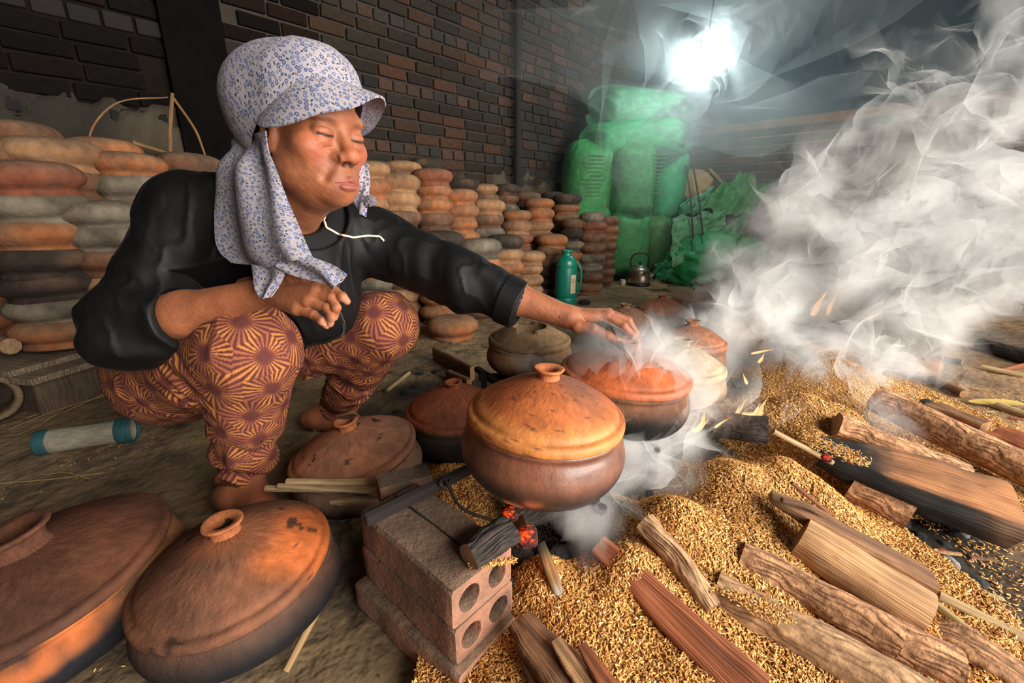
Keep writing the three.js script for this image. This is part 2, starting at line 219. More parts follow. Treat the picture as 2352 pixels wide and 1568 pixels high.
{
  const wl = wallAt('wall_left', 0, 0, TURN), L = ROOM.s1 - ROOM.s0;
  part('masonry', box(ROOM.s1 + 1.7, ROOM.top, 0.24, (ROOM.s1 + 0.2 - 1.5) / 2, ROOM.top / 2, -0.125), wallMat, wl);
  part('shade_painted_masonry', box(-1.5 - ROOM.s0 + 0.2, ROOM.top, 0.24, (ROOM.s0 - 0.2 - 1.5) / 2, ROOM.top / 2, -0.125), phys({ map: rep(T.grain, 1.3), color: 0x1d1814, specularIntensity: 0.15 }), wl);  // shade of the dim left end painted into the masonry colour
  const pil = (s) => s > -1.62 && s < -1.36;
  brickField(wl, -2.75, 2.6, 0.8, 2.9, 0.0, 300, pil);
  part('pilaster', box(0.25, ROOM.top, 0.07, -1.49, ROOM.top / 2, 0.02), phys({ map: rep(T.grain, 1.3), color: 0x0e0b09, specularIntensity: 0.15 }), wl);  // near-black colour paints in the shade of this end of the wall
  // crumbling render on the lower wall
  const nx = 260, ny = 60, g = new THREE.PlaneGeometry(5.4, 1.35, nx, ny).translate(-0.1, 0.675, 0);
  warp(g, (v) => { const n = fbm3(v.x * 2.2, v.y * 2.6, 3.3, 4), m = smooth(-0.03, 0.03, (0.96 + 0.2 * smooth(-0.7, -1.7, v.x) + (n - 0.5) * 0.55 - v.y) + (fbm3(v.x * 13, v.y * 13, 7, 3) - 0.62) * 0.35); v.z = lerp(-0.012, 0.026, m) + (fbm3(v.x * 8, v.y * 8, 1, 3) - 0.5) * 0.012; });
  const uvp = g.attributes.position, uva = g.attributes.uv; for (let i = 0; i < uvp.count; i++) uva.setXY(i, uvp.getX(i), uvp.getY(i));
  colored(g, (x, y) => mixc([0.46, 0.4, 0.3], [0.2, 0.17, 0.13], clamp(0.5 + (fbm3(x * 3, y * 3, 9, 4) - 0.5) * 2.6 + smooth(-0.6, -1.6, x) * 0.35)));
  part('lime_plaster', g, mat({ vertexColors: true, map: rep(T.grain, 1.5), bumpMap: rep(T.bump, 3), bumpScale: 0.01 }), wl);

  const wb = wallAt('wall_back', ROOM.s1, 0, TURN - Math.PI / 2), W = ROOM.w1;
  part('masonry', box(W + 0.4, 1.42, 0.24, W / 2, 0.71, -0.125), mat({ map: rep(T.grain, 1.3), color: 0x7a5a44 }), wb);
  part('haze_tinted_plaster', box(W + 0.4, ROOM.top - 1.42, 0.2, W / 2, (ROOM.top + 1.42) / 2, -0.16), mat({ map: rep(T.grain, 0.6), color: 0x2c3b42 }), wb);  // bluish colour paints in the haze before the upper wall
  brickField(wb, 0.0, W, 0.05, 1.38, 0.0, 0);

  const wr = wallAt('wall_right', 0, ROOM.w1, TURN + Math.PI), a = -ROOM.s1, b = -DOOR.s1, c = -DOOR.s0, d = -ROOM.s0;
  part('masonry', box(b - a + 0.2, ROOM.top, 0.2, (a + b) / 2, ROOM.top / 2, -0.1), wallMat, wr);
  part('masonry', box(d - c + 0.2, ROOM.top, 0.2, (c + d) / 2 + 0.1, ROOM.top / 2, -0.1), wallMat, wr);
  part('lintel', box(c - b, ROOM.top - DOOR.top, 0.2, (b + c) / 2, (ROOM.top + DOOR.top) / 2, -0.1), wallMat, wr);
  const wf = wallAt('wall_front', ROOM.s0, ROOM.w1, TURN + Math.PI / 2);
  part('masonry', box(ROOM.w1 + 0.4, ROOM.top, 0.2, ROOM.w1 / 2, ROOM.top / 2, -0.1), wallMat, wf);
  const ce = wallAt('ceiling', 0, 0, TURN);
  part('slab', box(L + 0.6, 0.15, ROOM.w1 + 0.6, (ROOM.s0 + ROOM.s1) / 2, ROOM.top + 0.075, ROOM.w1 / 2), sootMat, ce);
}
{ // dark post beside the brick pier
  const p = thing('post', 'dark vertical post standing against the brick wall behind the pot stacks', 'post', sw(0.7, 0.095));
  part('upright', limb([new THREE.Vector3(0, 0, 0), new THREE.Vector3(0.004, 1.4, 0), new THREE.Vector3(0, 2.93, 0)], () => 0.03, 20, 10, 0.15).all, mat({ color: 0x17130f }), p);
}
{ // ceiling lamp
  const c = P(1622, 132, 3.15), lamp = thing('light_bulb', 'glowing white light bulb hanging high in the hazy back of the room', 'light bulb', c);
  const glow = mat({ color: 0xffffff, emissive: new THREE.Color(0.82, 1, 0.98), emissiveIntensity: 14 });
  part('bulb', turned([[0.001, -0.1], [0.03, -0.092], [0.046, -0.06], [0.048, 0], [0.042, 0.05], [0.024, 0.082], [0.02, 0.09]], 24, 24), glow, lamp);
  part('socket', turned([[0.02, 0.088], [0.024, 0.095], [0.024, 0.14], [0.012, 0.155], [0.001, 0.158]], 20, 14), mat({ color: 0x222222, roughness: 0.5 }), lamp);
  part('cord', tube([new THREE.Vector3(0, 0.155, 0), new THREE.Vector3(0.01, 0.4, 0), new THREE.Vector3(0, ROOM.top - c.y, 0)], 0.004, 12, 6), mat({ color: 0x151515 }), lamp);
  const l = new THREE.PointLight(new THREE.Color(0.72, 0.96, 1.0), 2.8); l.name = 'bulb_light'; l.position.copy(c); l.shadow.radius = 2.2; l.castShadow = true; scene.add(l);
}
// ---------- clay ----------
const clayMat = phys({ specularIntensity: 0.35, vertexColors: true, map: rep(T.grain, 6, 1.3), bumpMap: rep(T.bump, 6, 1.3), bumpScale: 0.0016, roughness: 0.82 });
const wetClay = phys({ vertexColors: true, map: rep(T.grain, 6, 1.3), bumpMap: rep(T.bump, 6, 1.3), bumpScale: 0.001, roughness: 0.5, clearcoat: 0.35, clearcoatRoughness: 0.25 });
const dampClay = mat({ vertexColors: true, map: rep(T.grain, 6, 1.3), bumpMap: rep(T.bump, 6, 1.3), bumpScale: 0.001, roughness: 0.6 });
const ORANGE = rgb(180, 110, 66), TAN = rgb(178, 132, 92), BROWN = rgb(128, 86, 62), GREY = rgb(138, 126, 108), SOOT = rgb(42, 36, 33), RED = rgb(148, 86, 62);
// lid shapes: (r, y) from the rim inwards; body shapes from the rim down
const lidProfile = (r, h) => [[r * 0.9, -0.004], [r * 0.985, -0.004], [r, 0.002], [r * 0.99, 0.0085], [r * 0.955, 0.0115], [r * 0.915, 0.0125], [r * 0.89, h * 0.3], [r * 0.77, h * 0.46], [r * 0.5, h * 0.77], [r * 0.26, h * 0.95], [r * 0.17, h]];
const knobProfile = (k, h) => [[k * 0.92, -0.004], [k * 0.8, h * 0.3], [k * 0.85, h * 0.6], [k * 1.12, h * 0.88], [k * 1.1, h], [k * 0.85, h * 1.0], [k * 0.55, h * 0.8], [k * 0.45, h * 0.2], [0.0005, h * 0.12]];
const bodyProfile = (r, d) => [[r * 0.86, 0.002], [r * 0.98, 0], [r * 0.99, -0.005], [r * 0.955, -d * 0.1], [r * 1.0, -d * 0.22], [r * 1.04, -d * 0.42], [r * 0.98, -d * 0.66], [r * 0.75, -d * 0.9], [r * 0.42, -d * 0.99], [0.001, -d]];
function claypot({ label, at, r, lidH, depth, knob = 0.021, tilt = [0, 0], lidTilt = [0, 0], lidCol, bodyCol, m = clayMat, lidM = clayMat, knobCol, seed = 1, turn = 0, group, broken, lidShift = [0, 0] }) {
  const t = thing('clay_pot', label, 'pot', at, 0, group); t.rotation.set(tilt[0], turn, tilt[1], 'XYZ');
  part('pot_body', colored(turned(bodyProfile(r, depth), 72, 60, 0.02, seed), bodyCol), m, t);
  const lp = lidProfile(r, lidH), lg = turned([...lp, [0.001, lidH * 1.01]], 72, 56, 0.018, seed + 3);
  if (broken) broken(lg);
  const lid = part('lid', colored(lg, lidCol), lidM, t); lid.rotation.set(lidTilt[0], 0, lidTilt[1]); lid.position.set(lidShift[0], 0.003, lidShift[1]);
  if (knob) { const k = part('knob', colored(turned(knobProfile(knob, knob * 0.85), 40, 40, 0.05, seed + 5), knobCol ?? ((x, y, z) => lidCol(x, lidH, z))), lidM, lid); k.position.y = lidH - 0.001; }
  return t;
}
const blot = (x, y, z, k, s) => fbm3(x * k + s, y * k, z * k + s * 2.1, 4);
const plainLid = (base, dust, s, dark = 0) => (x, y, z) => { let c = mixc(base, dust, clamp(0.4 + (blot(x, y, z, 11, s) - 0.5) * 3)); c = mixc(c, SOOT, clamp(dark + (blot(x, y, z, 26, s + 7) - 0.72) * 5) * 0.8); return c; };
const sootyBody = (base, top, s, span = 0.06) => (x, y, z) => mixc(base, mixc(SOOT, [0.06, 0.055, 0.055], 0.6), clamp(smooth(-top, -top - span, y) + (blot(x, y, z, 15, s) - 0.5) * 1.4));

// the row over the fire
const MAIN = V(0.053, 0.3, 0.63), SECOND = V(0.238, 0.282, 0.862);
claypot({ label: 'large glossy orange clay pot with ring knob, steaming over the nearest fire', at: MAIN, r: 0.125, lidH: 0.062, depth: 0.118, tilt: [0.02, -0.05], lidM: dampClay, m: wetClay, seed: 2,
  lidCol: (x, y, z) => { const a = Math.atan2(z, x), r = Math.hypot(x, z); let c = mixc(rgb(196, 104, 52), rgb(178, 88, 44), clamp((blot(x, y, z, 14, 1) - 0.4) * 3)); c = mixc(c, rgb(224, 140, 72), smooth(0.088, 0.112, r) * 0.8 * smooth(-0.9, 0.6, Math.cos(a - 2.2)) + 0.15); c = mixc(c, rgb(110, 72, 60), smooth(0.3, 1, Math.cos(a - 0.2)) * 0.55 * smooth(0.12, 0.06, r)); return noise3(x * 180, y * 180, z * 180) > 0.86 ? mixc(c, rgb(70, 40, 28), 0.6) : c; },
  knobCol: () => rgb(212, 122, 66),
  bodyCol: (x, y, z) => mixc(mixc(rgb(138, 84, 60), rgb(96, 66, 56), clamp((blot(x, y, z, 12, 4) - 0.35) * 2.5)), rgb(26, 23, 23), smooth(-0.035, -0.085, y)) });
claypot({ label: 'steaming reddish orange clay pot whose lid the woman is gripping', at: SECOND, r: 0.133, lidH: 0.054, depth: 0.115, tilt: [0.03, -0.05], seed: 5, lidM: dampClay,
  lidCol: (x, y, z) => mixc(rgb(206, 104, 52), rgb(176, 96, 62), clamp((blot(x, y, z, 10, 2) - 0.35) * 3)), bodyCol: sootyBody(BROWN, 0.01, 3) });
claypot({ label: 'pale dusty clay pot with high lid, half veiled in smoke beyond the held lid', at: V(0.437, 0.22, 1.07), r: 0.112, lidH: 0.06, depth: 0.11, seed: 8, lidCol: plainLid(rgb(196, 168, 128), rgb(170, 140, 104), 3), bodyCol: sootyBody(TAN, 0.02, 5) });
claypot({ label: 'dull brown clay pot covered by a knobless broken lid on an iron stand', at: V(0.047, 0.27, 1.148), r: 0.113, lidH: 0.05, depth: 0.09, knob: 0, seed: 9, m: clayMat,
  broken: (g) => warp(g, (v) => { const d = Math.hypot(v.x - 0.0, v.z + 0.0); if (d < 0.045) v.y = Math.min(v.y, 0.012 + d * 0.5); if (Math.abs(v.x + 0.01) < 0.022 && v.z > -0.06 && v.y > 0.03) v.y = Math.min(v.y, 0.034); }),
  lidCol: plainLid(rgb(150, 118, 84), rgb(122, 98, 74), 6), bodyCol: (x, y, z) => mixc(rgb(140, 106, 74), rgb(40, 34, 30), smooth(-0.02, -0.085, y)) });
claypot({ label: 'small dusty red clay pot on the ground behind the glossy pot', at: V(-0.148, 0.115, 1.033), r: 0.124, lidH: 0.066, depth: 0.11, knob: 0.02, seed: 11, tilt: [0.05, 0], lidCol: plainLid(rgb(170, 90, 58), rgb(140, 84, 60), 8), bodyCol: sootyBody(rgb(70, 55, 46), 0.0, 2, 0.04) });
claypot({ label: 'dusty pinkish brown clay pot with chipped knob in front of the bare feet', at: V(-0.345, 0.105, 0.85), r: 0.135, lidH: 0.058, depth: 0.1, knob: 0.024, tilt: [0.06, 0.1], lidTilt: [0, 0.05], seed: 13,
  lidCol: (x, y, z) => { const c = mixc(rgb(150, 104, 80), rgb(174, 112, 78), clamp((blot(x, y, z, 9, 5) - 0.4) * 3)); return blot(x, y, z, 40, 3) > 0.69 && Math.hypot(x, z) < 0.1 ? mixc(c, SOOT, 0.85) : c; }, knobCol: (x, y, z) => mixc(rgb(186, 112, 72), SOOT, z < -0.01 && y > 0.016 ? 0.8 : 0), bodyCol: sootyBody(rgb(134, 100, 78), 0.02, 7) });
claypot({ label: 'round clay pot with orange light painted on its lid, front left on the ground', at: G(545, 1300, 0.1), r: 0.134, lidH: 0.062, depth: 0.095, knob: 0.024, tilt: [0.05, 0.06], seed: 15,
  lidCol: (x, y, z) => { const a = Math.atan2(z, x); let c = mixc(rgb(132, 86, 62), rgb(106, 72, 56), clamp((blot(x, y, z, 10, 9) - 0.35) * 2.4)); c = mixc(c, rgb(214, 112, 56), smooth(0.4, 0.95, Math.cos(a + 0.1)) * smooth(0.03, 0.09, Math.hypot(x, z)) * 0.9 * smooth(0.35, 0.6, blot(x, y, z, 6, 3))); c = mixc(c, rgb(180, 102, 62), 0.5 * smooth(0.06, 0.025, Math.hypot(x, z) + (blot(x, y, z, 25, 4) - 0.5) * 0.05)); return blot(x, y, z, 30, 11) > 0.7 ? mixc(c, rgb(52, 40, 34), 0.75) : c; },  // orange on the right of the lid paints in light falling there
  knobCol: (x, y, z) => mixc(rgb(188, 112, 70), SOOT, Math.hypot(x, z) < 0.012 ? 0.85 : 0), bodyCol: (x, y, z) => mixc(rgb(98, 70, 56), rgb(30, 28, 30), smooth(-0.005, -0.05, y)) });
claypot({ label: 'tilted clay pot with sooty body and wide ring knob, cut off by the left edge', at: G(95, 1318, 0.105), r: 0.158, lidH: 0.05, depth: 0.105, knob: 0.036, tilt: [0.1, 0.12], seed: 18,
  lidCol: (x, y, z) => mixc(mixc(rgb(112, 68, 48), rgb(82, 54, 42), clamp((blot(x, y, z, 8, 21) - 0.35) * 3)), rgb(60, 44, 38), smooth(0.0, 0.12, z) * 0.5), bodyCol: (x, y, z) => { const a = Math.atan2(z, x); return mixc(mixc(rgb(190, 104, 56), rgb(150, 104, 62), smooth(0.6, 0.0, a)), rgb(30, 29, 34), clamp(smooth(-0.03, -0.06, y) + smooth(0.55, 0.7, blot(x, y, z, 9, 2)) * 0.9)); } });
// the far end of the row, veiled in smoke
const farPots = [
  [1434, 738, 0.15, 0.125, ['brown clay pot with open ring knob beyond the reaching hand', rgb(148, 104, 80)]],
  [1518, 714, 0.15, 0.125, ['reddish lidded clay pot second beyond the reaching hand, in thin smoke', rgb(178, 110, 76)]],
  [1596, 694, 0.16, 0.125, ['lidded clay pot third beyond the reaching hand, in thin smoke', rgb(184, 120, 84)]],
  [1655, 668, 0.16, 0.12, ['farthest lidded clay pot showing in front of the green plastic heap', rgb(188, 128, 92)]],
  [1745, 690, 0.16, 0.12, ['lidded clay pot nearly hidden by the smoke left of the far flames', rgb(180, 112, 80)]],
  [1700, 760, 0.18, 0.12, ['pale lidded clay pot in dense smoke behind the middle husk mound', rgb(180, 130, 98)]],
  [1585, 790, 0.2, 0.11, ['lidded clay pot in smoke just behind the pale dusty pot', rgb(170, 112, 82)]],
];
farPots.forEach(([px, py, y, r, [label, c]], i) => claypot({ label, at: G(px, py, y), r, lidH: 0.06, depth: 0.11, seed: 30 + i, lidCol: plainLid(c, mixc(c, GREY, 0.3), i + 3), bodyCol: sootyBody(BROWN, 0.02, i) }));

// ---------- stacked pots, mouth down ----------
const stackProfile = (r, h) => [[r * 0.7, 0.01], [r * 0.8, 0.002], [r * 0.85, 0], [r * 0.845, h * 0.06], [r * 0.795, h * 0.14], [r * 0.79, h * 0.22], [r * 0.9, h * 0.36], [r * 0.985, h * 0.52], [r, h * 0.66], [r * 0.96, h * 0.82], [r * 0.84, h * 0.97], [r * 0.6, h * 1.08], [r * 0.3, h * 1.12], [0.001, h * 1.13]];
const tones = [
  ['orange', (x, y, z, s) => mixc(ORANGE, rgb(150, 104, 74), clamp((blot(x, y, z, 1.6, s) - 0.38) * 3))],
  ['tan', (x, y, z, s) => mixc(TAN, rgb(140, 100, 72), clamp((blot(x, y, z, 1.6, s) - 0.38) * 3))],
  ['brown', (x, y, z, s) => mixc(BROWN, rgb(96, 72, 58), clamp((blot(x, y, z, 1.8, s) - 0.38) * 3))],
  ['dusty grey', (x, y, z, s) => mixc(GREY, rgb(98, 88, 76), clamp((blot(x, y, z, 1.8, s) - 0.38) * 3))],
  ['soot-dark', (x, y, z, s) => mixc(rgb(64, 54, 47), rgb(112, 84, 64), clamp((blot(x, y, z, 1.5, s) - 0.5) * 4))],
  ['reddish', (x, y, z, s) => mixc(RED, rgb(128, 80, 62), clamp((blot(x, y, z, 1.6, s) - 0.38) * 3))],
];
const stackMat = phys({ specularIntensity: 0.4, vertexColors: true, map: rep(T.grain, 4, 1), bumpMap: rep(T.bump, 4, 1), bumpScale: 0.003, roughness: 0.88 });
const stackForms = tones.map(([, fn], k) => [0, 1].map((v) => { const g = turned(stackProfile(1, 0.82), 36, 26, 0.03, k * 2 + v + 1); g.computeBoundingBox(); return colored(g, (x, y, z) => mixc(fn(x, y, z, k * 3 + v * 7), rgb(150, 138, 118), smooth(0.5, 0.9, y) * 0.45 * (k === 4 ? 0.4 : 1) + smooth(0.62, 0.75, blot(x, y, z, 3, k)) * 0.2)); }));
const ORD = ['topmost', 'second', 'third', 'fourth', 'fifth', 'sixth', 'seventh', 'eighth', 'ninth', 'tenth', 'eleventh'];
// [place in words, foot (s, w), pots from the bottom: tones as digits, radius, lean]
function stack(place, s, w, seq, r, lean = [0, 0], y0 = 0, step = 0.66, group = 'upside-down clay pots stacked along the wall') {
  const n = seq.length, q = rng(Math.round(s * 1000 + w * 77)); let y = y0;
  for (let i = 0; i < n; i++) {
    const k = +seq[i], ri = r * (0.94 + 0.12 * q()), h = ri * step * (0.92 + 0.16 * q()), o = new THREE.Mesh(stackForms[k][i % 2], stackMat);
    o.name = numbered('stacked_pot'); o.castShadow = o.receiveShadow = true; const p = sw(s, w, y);
    o.position.set(p.x + lean[0] * i + (q() - 0.5) * 0.012, y, p.z - lean[1] * i + (q() - 0.5) * 0.012); o.scale.set(ri, ri * (h / ri / 0.66) * 0.9, ri); o.rotation.set((q() - 0.5) * 0.1, q() * 6.28, (q() - 0.5) * 0.1);
    const rank = n - 1 - i, pos = n === 1 ? 'standing alone' : rank === 0 ? 'topmost' : i === 0 ? 'lowest' : ORD[rank] + ' from the top';
    tag(o, `${tones[k][0]} clay pot, ${pos}, ${place}`, 'pot', group); scene.add(o); y += h;
  }
}
const footAt = (px, w) => { // along the wall where a plumb line through that pixel column stands w out from the wall
  const k = (px - 1176) / FOCAL * cosP, a = at2(0, w); // x = k f
  const s = (a[0] - k * a[1]) / (k * DF - DX); return s;
};
const col = (place, px, w, seq, r, lean, y0, step) => stack(place, footAt(px, w), w, seq, r, lean, y0, step);
// ---------- stacks along the wall ----------
const topAt = (f, py) => { const q = (784 - py) / FOCAL; return EYE + f * (q * cosP - sinP) / (cosP + q * sinP); };
// stack whose topmost pot shows at pixel row topY; the named tones run from the top down, the hidden rest is mixed
function column(place, px, w, topY, seqTop, r, y0 = 0, step = 0.66, lean) {
  const s = footAt(px, w), f = at2(s, w)[1], H = topAt(f, topY) - y0, n = Math.max(1, Math.round(H / (r * step) - 0.25)), q = rng(px * 7 + topY);
  let seq = seqTop.slice(0, n); while (seq.length < n) seq += '0122150123'[Math.floor(q() * 10)];
  stack(place, s, w, seq.split('').reverse().join(''), r, lean, y0, H / n / r);
}
const rightNames = ['first', 'second', 'third', 'fourth', 'fifth', 'sixth', 'seventh', 'eighth', 'ninth', 'tenth'];
[[1395, 0.74, 500, '5002222', 0.1], [1362, 0.86, 487, '35223321', 0.108], [1322, 0.74, 508, '243022', 0.115], [1266, 0.74, 540, '02244', 0.118], [1214, 0.88, 574, '11112', 0.11], [1161, 0.84, 546, '41052', 0.118], [1098, 0.86, 568, '302', 0.122], [1006, 0.76, 536, '4012', 0.13]]
  .forEach(([px, w, top, seq, r], i) => column(`front row, ${rightNames[i]} stack from the green sacks`, px, w, top, seq, r));
[[1300, 0.56, 452, '4012', 0.112], [1238, 0.56, 461, '0010', 0.115], [1186, 0.58, 486, '01525', 0.115], [1120, 0.56, 466, '1233', 0.118], [1058, 0.56, 440, '00002', 0.12], [995, 0.54, 398, '50022', 0.122], [916, 0.54, 405, '11242', 0.125], [850, 0.5, 380, '1014', 0.12]]
  .forEach(([px, w, top, seq, r], i) => column(`middle row, ${rightNames[i]} stack from the green sacks`, px, w, top, seq, r));
[[1335, 0.27, 446, '32', 0.1], [1268, 0.27, 445, '42', 0.105], [1212, 0.27, 450, '22', 0.11], [1163, 0.27, 432, '42', 0.11], [1112, 0.27, 430, '12', 0.11], [1062, 0.26, 420, '42', 0.112], [988, 0.24, 378, '45', 0.115], [928, 0.24, 376, '12', 0.115], [872, 0.24, 378, '21', 0.115]]
  .forEach(([px, w, top, seq, r], i) => column(`back row, ${rightNames[i]} from the right`, px, w, top, seq, r));
stack('below the reaching sleeve', footAt(1030, 1.06), 1.06, '0', 0.125);
// left of the woman
column('in the leftmost front stack on a plank', 72, 0.57, 386, '5304430', 0.142, 0.165, 0.6, [0.002, 0]);
column('in the stack right of the leftmost one', 228, 0.6, 474, '3321122', 0.122, 0, 0.64);
column('in the tall stack behind the leftmost one', 150, 0.3, 318, '125314', 0.145);
column('in the stack by the near shoulder', 318, 0.3, 366, '03212', 0.14);
column('at the wall, back left', 92, 0.17, 302, '21', 0.13); column('at the wall behind the shoulder stack', 275, 0.17, 319, '02', 0.13);
column('in the stack behind the near shoulder', 452, 0.25, 352, '2112', 0.13); column('at the left picture edge', 0, 0.3, 338, '2421', 0.13);

// ---------- plank and crate under the leftmost stack ----------
const plankMat = mat({ map: rep(T.wood, 2), color: 0x8d7a66, bumpMap: rep(T.woodBump, 2), bumpScale: 0.004 });
{
  const s = footAt(72, 0.57), c = thing('wooden_crate', 'weathered wooden crate under the leftmost stack of pots', 'crate', sw(s, 0.57), TURN + 0.5);
  for (const z of [-0.17, 0.17]) part('board', boxUV(new RoundedBoxGeometry(0.44, 0.11, 0.02, 2, 0.004), 2).translate(0, 0.055, z), mat({ map: rep(T.wood, 2), color: 0x5e4d3e }), c);
  for (const x of [-0.2, 0.2]) part('board', boxUV(new RoundedBoxGeometry(0.02, 0.11, 0.34, 2, 0.004), 2).translate(x, 0.055, 0), mat({ map: rep(T.wood, 2), color: 0x55463a }), c);
  const p = thing('plank', 'grey grooved plank lying on the crate under the leftmost pots', 'plank', sw(s, 0.57, 0.112), TURN + 0.55);
  part('board', boxUV(new RoundedBoxGeometry(0.5, 0.022, 0.4, 2, 0.004), 2).translate(0, 0.011, 0), plankMat, p);
  part('batten', boxUV(new RoundedBoxGeometry(0.5, 0.02, 0.3, 2, 0.004), 2).translate(0, 0.03, -0.03), plankMat, p);
}
{ // hollow cut bamboo or pipe end at the left edge
  const b = thing('clay_pipe', 'cut end of a pale clay pipe lying at the left picture edge', 'pipe', G(-30, 905, 0.07));
  const ring = turned([[0.052, -0.1], [0.066, -0.1], [0.068, 0], [0.07, 0.1], [0.066, 0.104], [0.056, 0.1], [0.052, 0], [0.052, -0.1]], 40, 40); ring.rotateX(Math.PI / 2 - 0.1).rotateY(0.9);
  part('wall', colored(ring, (x, y, z) => mixc(rgb(150, 128, 96), rgb(110, 92, 70), blot(x, y, z, 12, 3))), clayMat, b);
  const d = thing('wooden_dowel', 'short round wooden dowel by the lowest pot at the left edge', 'dowel', G(0, 795, 0.2));
  part('stick', limb([new THREE.Vector3(-0.1, 0.0, -0.05), new THREE.Vector3(0.035, 0, 0.0)], () => 0.026, 6, 18, 0.06).all, mat({ map: rep(T.wood, 2), color: 0xa08260 }), d);
}
// ---------- thermos ----------
{
  const t = thing('thermos_flask', 'green plastic thermos flask with a handle and a torn paper label', 'thermos', V(0.372, 0, 2.99));
  const green = phys({ color: 0x06745f, roughness: 0.35, clearcoat: 0.3, clearcoatRoughness: 0.3 });
  part('flask_body', turned([[0.001, 0], [0.07, 0.0], [0.074, 0.008], [0.074, 0.045], [0.068, 0.05], [0.074, 0.056], [0.075, 0.2], [0.072, 0.262], [0.0745, 0.268], [0.07, 0.275], [0.064, 0.3], [0.045, 0.325], [0.034, 0.333]], 48, 90), green, t);
  part('neck', turned([[0.034, 0.33], [0.034, 0.352], [0.038, 0.355], [0.038, 0.366], [0.03, 0.37], [0.027, 0.36], [0.026, 0.33]], 40, 40), green, t);
  part('handle', tube([new THREE.Vector3(0.062, 0.29, 0.02), new THREE.Vector3(0.09, 0.25, 0.03), new THREE.Vector3(0.096, 0.17, 0.03), new THREE.Vector3(0.088, 0.1, 0.03), new THREE.Vector3(0.07, 0.085, 0.02)], 0.0085, 24, 10), green, t);
  const cv = document.createElement('canvas'); cv.width = 96; cv.height = 240; const x = cv.getContext('2d'); x.fillStyle = '#cdb48f'; x.fillRect(0, 0, 96, 240); x.fillStyle = '#7c3128'; const q = rng(7);
  for (let j = 0; j < 3; j++) for (let i = 0; i < 2; i++) { const a = 14 + i * 36, b = 48 + j * 22; x.fillRect(a, b, 26, 3); x.fillRect(a + 2, b + 8, 24, 3); x.fillRect(a + 12 * q(), b, 4, 18); x.fillRect(a + 22, b, 3, 16); }
  x.fillRect(40, 130, 5, 26); x.fillRect(30, 142, 26, 4); x.fillRect(46, 190, 4, 26); x.fillStyle = '#9b8160'; for (let i = 0; i < 60; i++) x.fillRect(q() * 96, q() * 240, 4 * q(), 8 * q());
  const lt = new THREE.CanvasTexture(cv); lt.colorSpace = THREE.SRGBColorSpace;
  const lg = new THREE.CylinderGeometry(0.0772, 0.0776, 0.125, 16, 8, true, 0.3, 0.56); warp(lg, (v) => { const k = 1 + (noise3(v.x * 90, v.y * 60, 4) - 0.5) * 0.004; v.x *= k; v.z *= k; });
  part('paper_label', lg.translate(0, 0.145, 0), mat({ map: lt, side: THREE.DoubleSide }), t, 'torn beige paper label with red-brown print');
}
// ---------- kettle ----------
{
  const k = thing('kettle', 'dented steel kettle with black arched handle before the green sacks', 'kettle', G(1466, 655, 0), -0.2);
  const steel = mat({ color: 0xa79a86, metalness: 0.9, roughness: 0.32 }), black = mat({ color: 0x141414, roughness: 0.5 });
  part('kettle_body', turned([[0.001, 0.02], [0.085, 0.022], [0.094, 0.03], [0.095, 0.1], [0.09, 0.13], [0.07, 0.155], [0.045, 0.165]], 48, 60), steel, k);
  part('base', turned([[0.001, 0], [0.09, 0], [0.097, 0.004], [0.097, 0.024], [0.092, 0.03]], 48, 30), black, k);
  const lid = part('lid', turned([[0.05, 0.163], [0.048, 0.17], [0.02, 0.18], [0.001, 0.182]], 36, 24), steel, k); part('knob', turned([[0.006, 0.18], [0.006, 0.19], [0.014, 0.194], [0.014, 0.203], [0.001, 0.206]], 20, 20), black, lid);
  part('spout', limb([new THREE.Vector3(0.08, 0.07, 0), new THREE.Vector3(0.115, 0.1, 0), new THREE.Vector3(0.135, 0.15, 0)], (u) => 0.022 - 0.01 * u, 16, 14).all, steel, k);
  part('handle', tube([new THREE.Vector3(-0.075, 0.15, 0), new THREE.Vector3(-0.078, 0.22, 0), new THREE.Vector3(-0.05, 0.265, 0), new THREE.Vector3(0.05, 0.27, 0), new THREE.Vector3(0.068, 0.24, 0), new THREE.Vector3(0.07, 0.15, 0)], 0.0075, 40, 10), black, k);
  const c = thing('small_cup', 'tiny pale cup on the ground left of the steel kettle', 'cup', G(1430, 655, 0)); part('cup_body', turned([[0.001, 0.003], [0.018, 0.002], [0.021, 0.05], [0.019, 0.05], [0.016, 0.006], [0.001, 0.006]], 24, 40), mat({ color: 0xc9b594 }), c);
  const l = thing('slipper', 'black lump like a slipper lying right of the green thermos', 'slipper', G(1342, 700, 0)); part('sole', warp(new THREE.SphereGeometry(1, 20, 14).scale(0.045, 0.02, 0.03).translate(0, 0.016, 0), (v) => { v.y += noise3(v.x * 60, v.y * 60, v.z * 60) * 0.006; }), mat({ color: 0x14110f }), l);
}
